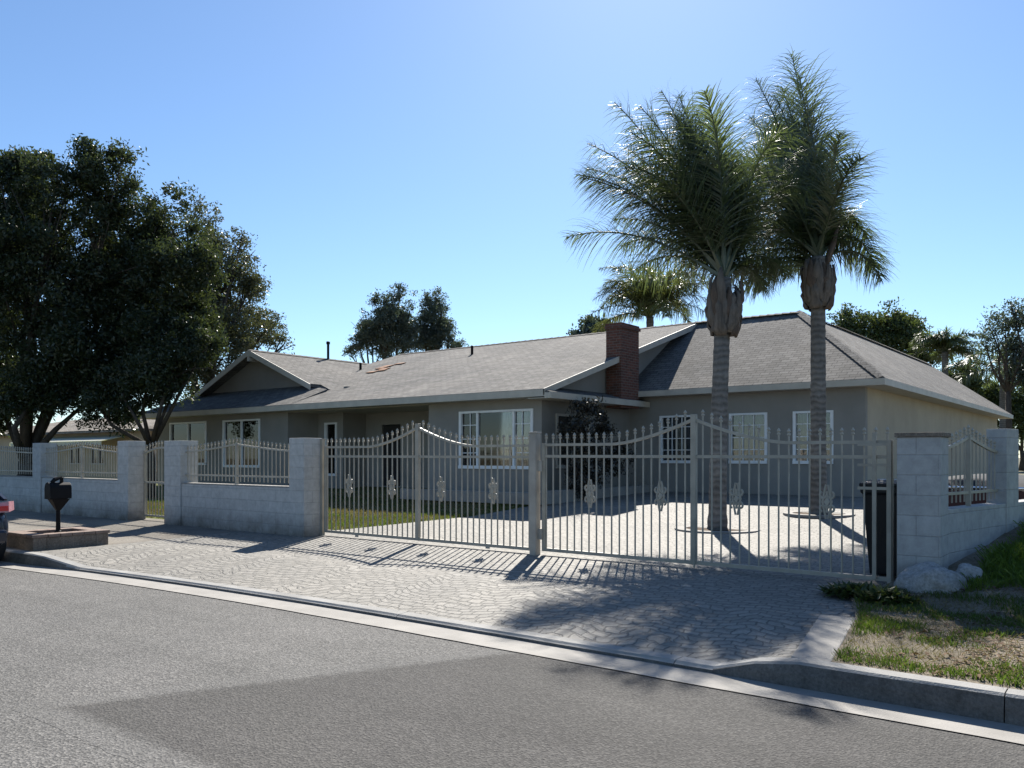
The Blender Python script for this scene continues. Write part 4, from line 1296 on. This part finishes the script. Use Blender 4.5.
# ------------------------------------------------------------------ cars
def car(name, label, loc, rotz, paint):
    root = thing(name, label, 'car', loc)
    # station: x, z_low, z_belt, half width
    st = [(-2.30,.42,.62,.60),(-2.26,.30,.84,.74),(-2.05,.24,.95,.83),(-1.6,.22,.99,.88),(-.8,.22,.98,.90),(0,.22,.96,.90),(.8,.22,.94,.90),(1.4,.22,.88,.88),(1.9,.24,.80,.84),(2.2,.28,.70,.74),(2.30,.40,.56,.58)]
    mb = MB(); n = 14
    for x, zl, zb, hw in st:
        for k in range(n):
            a = 2*math.pi*k/n
            c, s_ = math.cos(a), math.sin(a)
            e = .42
            yy = hw*math.copysign(abs(c)**e, c); zz = (zl+zb)/2+(zb-zl)/2*math.copysign(abs(s_)**e, s_)
            if s_ > 0: yy *= 1-.06*s_
            mb.v.append((x, yy, zz))
    for i in range(len(st)-1):
        for k in range(n):
            a = i*n+k; b = i*n+(k+1) % n
            mb.f.append((a, b, b+n, a+n))
    mb.f.append(tuple(range(n-1,-1,-1))); mb.f.append(tuple((len(st)-1)*n+k for k in range(n)))
    mats = M[paint]
    def put(mb, nm, mat, par=root, sm=False, bev=0):
        o = mb.build(nm, mat, None, smooth=sm, bevel=bev); o.parent = par; return o
    o = put(mb, 'body', mats, sm=True); m_ = o.modifiers.new('sub','SUBSURF'); m_.levels = 1; m_.render_levels = 2
    cab = [(-1.95,.95,.97,.78,.78),(-1.25,.95,1.36,.80,.62),(-.6,.95,1.44,.82,.62),(.2,.95,1.42,.82,.62),(1.15,.92,.96,.80,.76)]
    g = MB()
    for x, z0, z1, h0, h1 in cab: g.v += [(x,-h0,z0),(x,-h1,z1),(x,h1,z1),(x,h0,z0)]
    for i in range(4):
        a = i*4
        g.f += [(a,a+1,a+5,a+4),(a+1,a+2,a+6,a+5),(a+2,a+3,a+7,a+6)]
    put(g, 'windows', M['carglass'], bev=.02)
    r_ = MB()
    for x, z, h in ((-1.27,1.355,.63),(-.6,1.455,.635),(.2,1.435,.635),(.32,1.40,.64)): r_.v += [(x,-h,z),(x,h,z)]
    for i in range(3): r_.f.append((2*i,2*i+1,2*i+3,2*i+2))
    for sy in (-1,1):
        for (x0,z0,h0),(x1,z1,h1) in ((((-1.98,.97,.79),(-1.25,1.37,.63))),((.2,1.43,.63),(1.15,.97,.78)),((-.35,1.45,.635),(-.3,.97,.83))):
            r_.bar((x0,sy*h0,z0),(x1,sy*h1,z1),.05,.03)
    o = put(r_, 'roof', mats)
    for sx in (-1.42, 1.42):
        for sy in (-1, 1):
            w = bpy.data.objects.new('wheel', None); COL.objects.link(w); w.parent = root; w.location = (sx, sy*.80, .32)
            ty = MB(); pr = [(.20,-.10),(.30,-.105),(.325,-.08),(.325,.08),(.30,.105),(.20,.10)]
            ty.tube([(0,y_,0) for r,y_ in pr],[r for r,y_ in pr],24,cap=False); put(ty,'tyre',M['rubber'],w,True)
            rm = MB(); rm.tube([(0,-.09,0),(0,.09,0)],[.205,.205],20)
            for q in range(5):
                a = q*1.2566; rm.bar((0,sy*.095,0),(.19*math.cos(a),sy*.095,.19*math.sin(a)),.05,.03)
            put(rm,'rim',M['chrome'],w)
    for sy in (-1,1):
        t = MB()
        t.add([(-2.31,sy*.42,.80),(-2.24,sy*.72,.80),(-2.02,sy*.868,.82),(-2.02,sy*.862,.95),(-2.22,sy*.72,.95),(-2.29,sy*.42,.93)],[(0,1,4,5),(1,2,3,4)])
        t2 = put(t,'taillight',M['lenspink']); s2 = t2.modifiers.new('s','SOLIDIFY'); s2.thickness = .05; s2.offset = 0
        t = MB(); t.add([(-2.325,sy*.44,.825),(-2.265,sy*.715,.825),(-2.265,sy*.715,.895),(-2.325,sy*.44,.895)],[(0,1,2,3)])
        q = put(t,'reflector',M['tail'],t2); s2 = q.modifiers.new('s','SOLIDIFY'); s2.thickness = .03; s2.offset = 0
        h = MB(); h.add([(2.2,sy*.5,.62),(2.12,sy*.72,.64),(1.95,sy*.82,.72),(2.1,sy*.55,.72)],[(0,1,2,3)])
        hh = put(h,'headlight',M['lensclear']); s3 = hh.modifiers.new('s','SOLIDIFY'); s3.thickness = .08; s3.offset = 0
        d_ = MB(); d_.box(-.25,-.05,sy*.905-.012,sy*.905+.012,.82,.85); put(d_,'door_handle',M['chrome'])
        mr = MB(); mr.box(.72,.86,sy*.96-.09,sy*.96+.09,.96,1.08); put(mr,'mirror',mats,bev=.02)
    bp = MB(); bp.box(-2.37,-2.2,-.68,.68,.36,.56); put(bp,'bumper',mats,bev=.04)
    pl = MB(); pl.box(-2.34,-2.31,-.16,.16,.66,.78); put(pl,'number_plate',M['white'])
    root.rotation_euler = (0,0,rotz)
    return root
car('parked_car', 'dark blue car at the left edge, only its rear corner and tail light showing', (-15.36, 4.25, 0), math.pi, 'carpaint')

# trailer behind the side wall
tr = thing('utility_trailer', 'low maroon trailer with dark cover and bright trim behind the short railing', 'trailer', (-2.9,14.0,.42))
def lbox(nm, mat, *b, par=tr, bev=.01):
    m_ = MB(); m_.box(*b); return m_.build(nm, mat, par, bevel=bev)
lbox('bed', M['maroon'], -3.7,-1.75,12.6,16.2,.78,1.12)
cv = MB()
nx_, ny_ = 8, 14
for j in range(ny_+1):
    for i in range(nx_+1):
        x = -3.68+1.91*i/nx_; y = 12.62+3.56*j/ny_
        cv.v.append((x, y, 1.13+.20*math.sin(math.pi*i/nx_)**.5*math.sin(math.pi*j/ny_)**.35+.02*mnoise.noise((x*3,y*3,0))))
for j in range(ny_):
    for i in range(nx_):
        a = j*(nx_+1)+i; cv.f.append((a,a+1,a+nx_+2,a+nx_+1))
cv.build('cover', M['cover'], tr, smooth=True)
rl = MB(); rl.tube([(-1.74,12.6,1.16),(-1.74,16.2,1.16)], .018, 8); rl.tube([(-3.71,12.59,1.16),(-1.74,12.59,1.16)], .018, 8)
rl.build('trim_rail', M['chrome'], tr, smooth=True)
for sx in (-3.78,-1.62):
    w = MB(); w.tube([(sx-.09,14.4,.72),(sx-.08,14.4,.72),(sx+.08,14.4,.72),(sx+.09,14.4,.72)],[.24,.30,.30,.24],20); w.build('wheel', M['rubber'], tr, smooth=False)
lbox('drawbar', M['black'], -2.78,-2.68,11.4,12.62,.74,.82)
lbox('jack_stand', M['black'], -2.76,-2.70,11.55,11.61,.36,.74)

for o_ in tr.children: pass
tr.location.x += .62; tr.location.y += .9

# ------------------------------------------------------------------ mailbox, planter
pz = .165
pl = thing('planter', 'low brick edged planter bed holding the mailbox beside the kerb', 'planter', (-14,6.05,pz))
mb = MB()
x0,x1,y0,y1,t = -14.5,-13.5,5.47,6.62,.2
mb.box(x0,x1,y0,y0+t,.1,.36); mb.box(x0,x1,y1-t,y1,.1,.36); mb.box(x0,x0+t,y0+t,y1-t,.1,.36); mb.box(x1-t,x1,y0+t,y1-t,.1,.36)
mb.build('planter_wall', M['planter'], pl, bevel=.012)
mb = MB()
x = x0-.02
def caps(a, b, n, fn):
    for i in range(n):
        p = a+(b-a)*i/n; q = a+(b-a)*(i+1)/n-.008
        fn(p, q)
caps(x0-.02, x1+.02, 5, lambda p,q: (mb.box(p,q,y0-.02,y0+t+.01,.36,.41), mb.box(p,q,y1-t-.01,y1+.02,.36,.41)))
caps(y0+t+.016, y1-t-.014, 4, lambda p,q: (mb.box(x0-.02,x0+t+.01,p,q,.36,.41), mb.box(x1-t-.01,x1+.02,p,q,.36,.41)))
mb.build('brick_cap', M['cap'], pl, bevel=.008)
mb = MB(); mb.add([(x0+t,y0+t,.33),(x1-t,y0+t,.33),(x1-t,y1-t,.33),(x0+t,y1-t,.33)],[(0,1,2,3)]); mb.build('soil', M['soil'], pl)
mx = thing('mailbox', 'black mailbox on a slim post with ornamental bracket in the low planter', 'mailbox', (-14.0,6.05,.33))
mb = MB(); mb.tube([(-14,6.05,.32),(-14,6.05,.40),(-14,6.05,.42),(-14,6.05,.78)],[.05,.05,.035,.03],12); mb.build('post', M['black'], mx)
def arch_prism(w, h, y0, y1, zc, cx=-14.0):
    pts = [(-w/2,0),(w/2,0)] + [(w/2*math.cos(a), h*.62+h*.38*math.sin(a)) for a in [math.pi*i/10 for i in range(11)]]
    m_ = MB(); m_.extr([(cx+p[0], y0, zc+p[1]) for p in pts], (0,y1-y0,0)); return m_
arch_prism(.20,.26,5.90,6.22,.93).build('box', M['black'], mx, bevel=.006)
mb = MB(); mb.add([(-14.03,6.02,.74),(-13.97,6.02,.74),(-13.97,6.08,.74),(-14.03,6.08,.74),(-14.095,5.92,.925),(-13.905,5.92,.925),(-13.905,6.2,.925),(-14.095,6.2,.925)],
   [(0,3,2,1),(4,5,6,7),(0,1,5,4),(1,2,6,5),(2,3,7,6),(3,0,4,7)]); mb.build('bracket', M['black'], mx, bevel=.006)
arch_prism(.21,.27,5.885,5.90,.925).build('door', M['black'], mx)
mb = MB(); mb.tube([(-14,5.95,1.19),(-14,6.0,1.24),(-13.98,6.1,1.27)],[.03,.035,.02],8); mb.tube([(-14,6.1,1.18),(-13.98,6.1,1.27)],[.03,.025],8); mb.build('finial', M['black'], mx)

# ------------------------------------------------------------------ wheeled bin
bn = thing('wheeled_bin', 'black wheeled rubbish bin behind the gate beside the right pillar', 'bin', (-2.55,10.15,.29))
bx, by, bz = -2.36, 10.15, yard(10.2)
mb = MB()
def ringq(w, d, z, oy=0): return [(bx-w,by-d+oy,z),(bx+w,by-d+oy,z),(bx+w,by+d+oy,z),(bx-w,by+d+oy,z)]
vs = ringq(.21,.25,bz+.03)+ringq(.265,.33,bz+.94)+ringq(.285,.35,bz+.95)+ringq(.285,.35,bz+1.02)
mb.add(vs, [(3,2,1,0)]+[(a+k, a+(k+1)%4, a+4+(k+1)%4, a+4+k) for a in (0,4,8) for k in range(4)])
mb.build('body', M['binplastic'], bn, bevel=.015)
mb = MB(); vs = ringq(.295,.365,bz+1.022)+ringq(.295,.365,bz+1.06)+ringq(.2,.25,bz+1.10)
mb.add(vs, [(3,2,1,0),(8,9,10,11)]+[(a+k, a+(k+1)%4, a+4+(k+1)%4, a+4+k) for a in (0,4) for k in range(4)])
mb.build('lid', M['binplastic'], bn, bevel=.012)
mb = MB(); mb.tube([(bx-.3,by+.40,bz+.98),(bx-.28,by+.47,bz+1.0),(bx+.28,by+.47,bz+1.0),(bx+.3,by+.40,bz+.98)], .016, 8); mb.build('handle', M['binplastic'], bn)
for sx in (-1,1):
    mb = MB(); cx = bx+sx*.27
    mb.tube([(cx-.03,by+.28,bz+.12),(cx+.03,by+.28,bz+.12)],[.12,.12],18); mb.build('wheel', M['rubber'], bn)

# ------------------------------------------------------------------ rock, weeds, grass
def rock(c, r, seed, name, label):
    import bmesh
    bm = bmesh.new(); bmesh.ops.create_icosphere(bm, subdivisions=4, radius=1)
    for v_ in bm.verts:
        n_ = 1+.28*mnoise.noise(v_.co*1.3+Vector((seed,0,0)))+.10*mnoise.noise(v_.co*3.5+Vector((0,seed,0)))+.03*mnoise.noise(v_.co*11)
        p = v_.co*n_
        v_.co = Vector((p.x*r[0], p.y*r[1], max(p.z,-.75)*r[2]))
    me = bpy.data.meshes.new(name); bm.to_mesh(me); bm.free(); me.materials.append(M['rock']); me.shade_smooth()
    o = bpy.data.objects.new(name, me); o.location = c; COL.objects.link(o)
    return tag(o, label, 'rock')
rock((-1.72,8.74,.37), (.28,.24,.20), 4.2, 'rock', 'large pale rock against the foot of the right block pillar')
rock((-1.45,9.10,.46), (.13,.12,.10), 9.1, 'rock', 'smaller brownish rock beside the large pale rock')

def blades(n, posf, h, w, rng, lean=.5):
    """triangular grass blades as bent quads"""
    V = []
    for _ in range(n):
        p = posf(rng)
        if p is None: continue
        x, y, z, s = p
        hh = h*s*(.5+rng.random()); a = rng.random()*6.283; b = rng.random()*6.283
        lx, ly = math.cos(a)*lean*hh*rng.random(), math.sin(a)*lean*hh*rng.random()
        wx, wy = math.cos(b)*w*(.7+.6*rng.random()), math.sin(b)*w*(.7+.6*rng.random())
        V += [(x-wx,y-wy,z-.01),(x+wx,y+wy,z-.01),(x+lx*1.1+wx*.15,y+ly*1.1+wy*.15,z+hh),(x+lx-wx*.15,y+ly-wy*.15,z+hh)]
    return np.array(V)
rng = np.random.default_rng(77)
def patch(x, y): return mnoise.noise((x*1.1+7, y*1.6, 0))+.5*mnoise.noise((x*3.2, y*3.2, 4))
def vpos(rng):
    x = rng.uniform(-2.3, 3.2); y = rng.uniform(5.95, 8.6)
    if x < vx(y)[0]+.03: return None
    p = patch(x, y)
    edge_ = max(0, .35-(x-vx(y)[0]))*.9
    if p+edge_+.5*max(0,y-7.6) < -.10+.25*rng.random(): return None
    return (x, y, verge_z(x, y), .8+.5*max(0,p))
tag(quads_obj('verge_grass', blades(52000, vpos, .04, .0045, rng, 1.1), M['grass'], None), kind='stuff')
def vdry(rng):
    x = rng.uniform(-2.3, 3.2); y = rng.uniform(5.95, 9.0)
    if x < vx(y)[0]+.02 or rng.random() < .3: return None
    return (x, y, verge_z(x, y), 1)
tag(quads_obj('dry_grass', blades(22000, vdry, .03, .003, rng, 2.2), M['grass_dry'], None), kind='stuff')
def mpos(rng):
    y = rng.uniform(8.5, 13.0); x = rng.uniform(-1.4, 3.0)
    if x < wall_x(max(y,9.43))+.16+.2*mnoise.noise((y*2,0,0)): return None
    if y < 8.7+.5*mnoise.noise((x*1.5,3,0)): return None
    return (x, y, verge_z(x, y), 1+.6*mnoise.noise((x*2, y*2, 9)))
tag(quads_obj('bank_grass', blades(60000, mpos, .075, .006, rng, 1.3), M['bank'], None), kind='stuff')
def litter(n, rng):
    V = []
    for _ in range(n):
        x = rng.uniform(-2.2, 3.2); y = rng.uniform(5.95, 8.9)
        if x < vx(y)[0]+.05 or patch(x+3, y) < -.15: continue
        s = .012+.022*rng.random(); a = rng.random()*6.283; z = verge_z(x,y)+.006+.012*rng.random()
        c, d_ = math.cos(a)*s, math.sin(a)*s; t = rng.normal()*.4*s
        V += [(x-c,y-d_,z),(x+d_*.5,y-c*.5,z+abs(t)),(x+c,y+d_,z+.003),(x-d_*.5,y+c*.5,z+abs(t)*.6)]
    return np.array(V)
tag(quads_obj('leaf_litter', litter(7000, rng), M['litter'], None), kind='stuff')
def lpos(rng):
    x = rng.uniform(-24, -12.03); y = rng.uniform(9.7, 17)
    return (x, y, yard(y), 1+.4*mnoise.noise((x,y,0)))
tag(quads_obj('lawn_grass', blades(52000, lpos, .045, .009, rng, .8), M['grass_dry'], None), kind='stuff')
def lpos2(rng):
    x = rng.uniform(-24, -12.0); y = rng.uniform(9.7, 17)
    if mnoise.noise((x*.8,y*.8,3)) + max(0,.5-(-12-x))*1.2 < .02: return None
    return (x, y, yard(y), 1.1)
lo = tag(quads_obj('lawn_clover', blades(32000, lpos2, .05, .009, rng, .8), M['grass'], None), kind='stuff')
def weed(c, r, h, n, label, seed):
    rg_ = np.random.default_rng(seed)
    root = thing('weed', label, 'plant', c, 'weeds at the pillar foot')
    V = []
    for _ in range(n):
        a = rg_.random()*6.283; rr = r*rg_.random()**.5; l = .05+.06*rg_.random()
        x, y = c[0]+rr*math.cos(a), c[1]+rr*.8*math.sin(a); z = c[2]+h*rg_.random()*(1-rr/r*.6)
        ax = Vector((math.cos(a)+rg_.normal()*.5, math.sin(a)+rg_.normal()*.5, .3+rg_.normal()*.4)).normalized()
        bx_ = ax.cross(Vector((0,0,1))).normalized()*l*.35
        p = Vector((x,y,z))
        V += [tuple(p-ax*l*.5), tuple(p+bx_), tuple(p+ax*l), tuple(p-bx_)]
    quads_obj('leaves', np.array(V), M['leaf_mid'], root)
    mb = MB()
    for _ in range(9):
        a = rg_.random()*6.283
        mb.tube([c, (c[0]+r*.4*math.cos(a), c[1]+r*.4*math.sin(a), c[2]+h*.7)], [.006,.003], 4)
    mb.build('stem', M['leaf_mid'], root, uv=False)
weed((-2.35,8.55,.235), .30, .12, 420, 'low spreading weed at the driveway edge near the bin', 1)
weed((-1.98,8.30,.235), .26, .14, 420, 'leafy weed in front of the pale rock', 2)
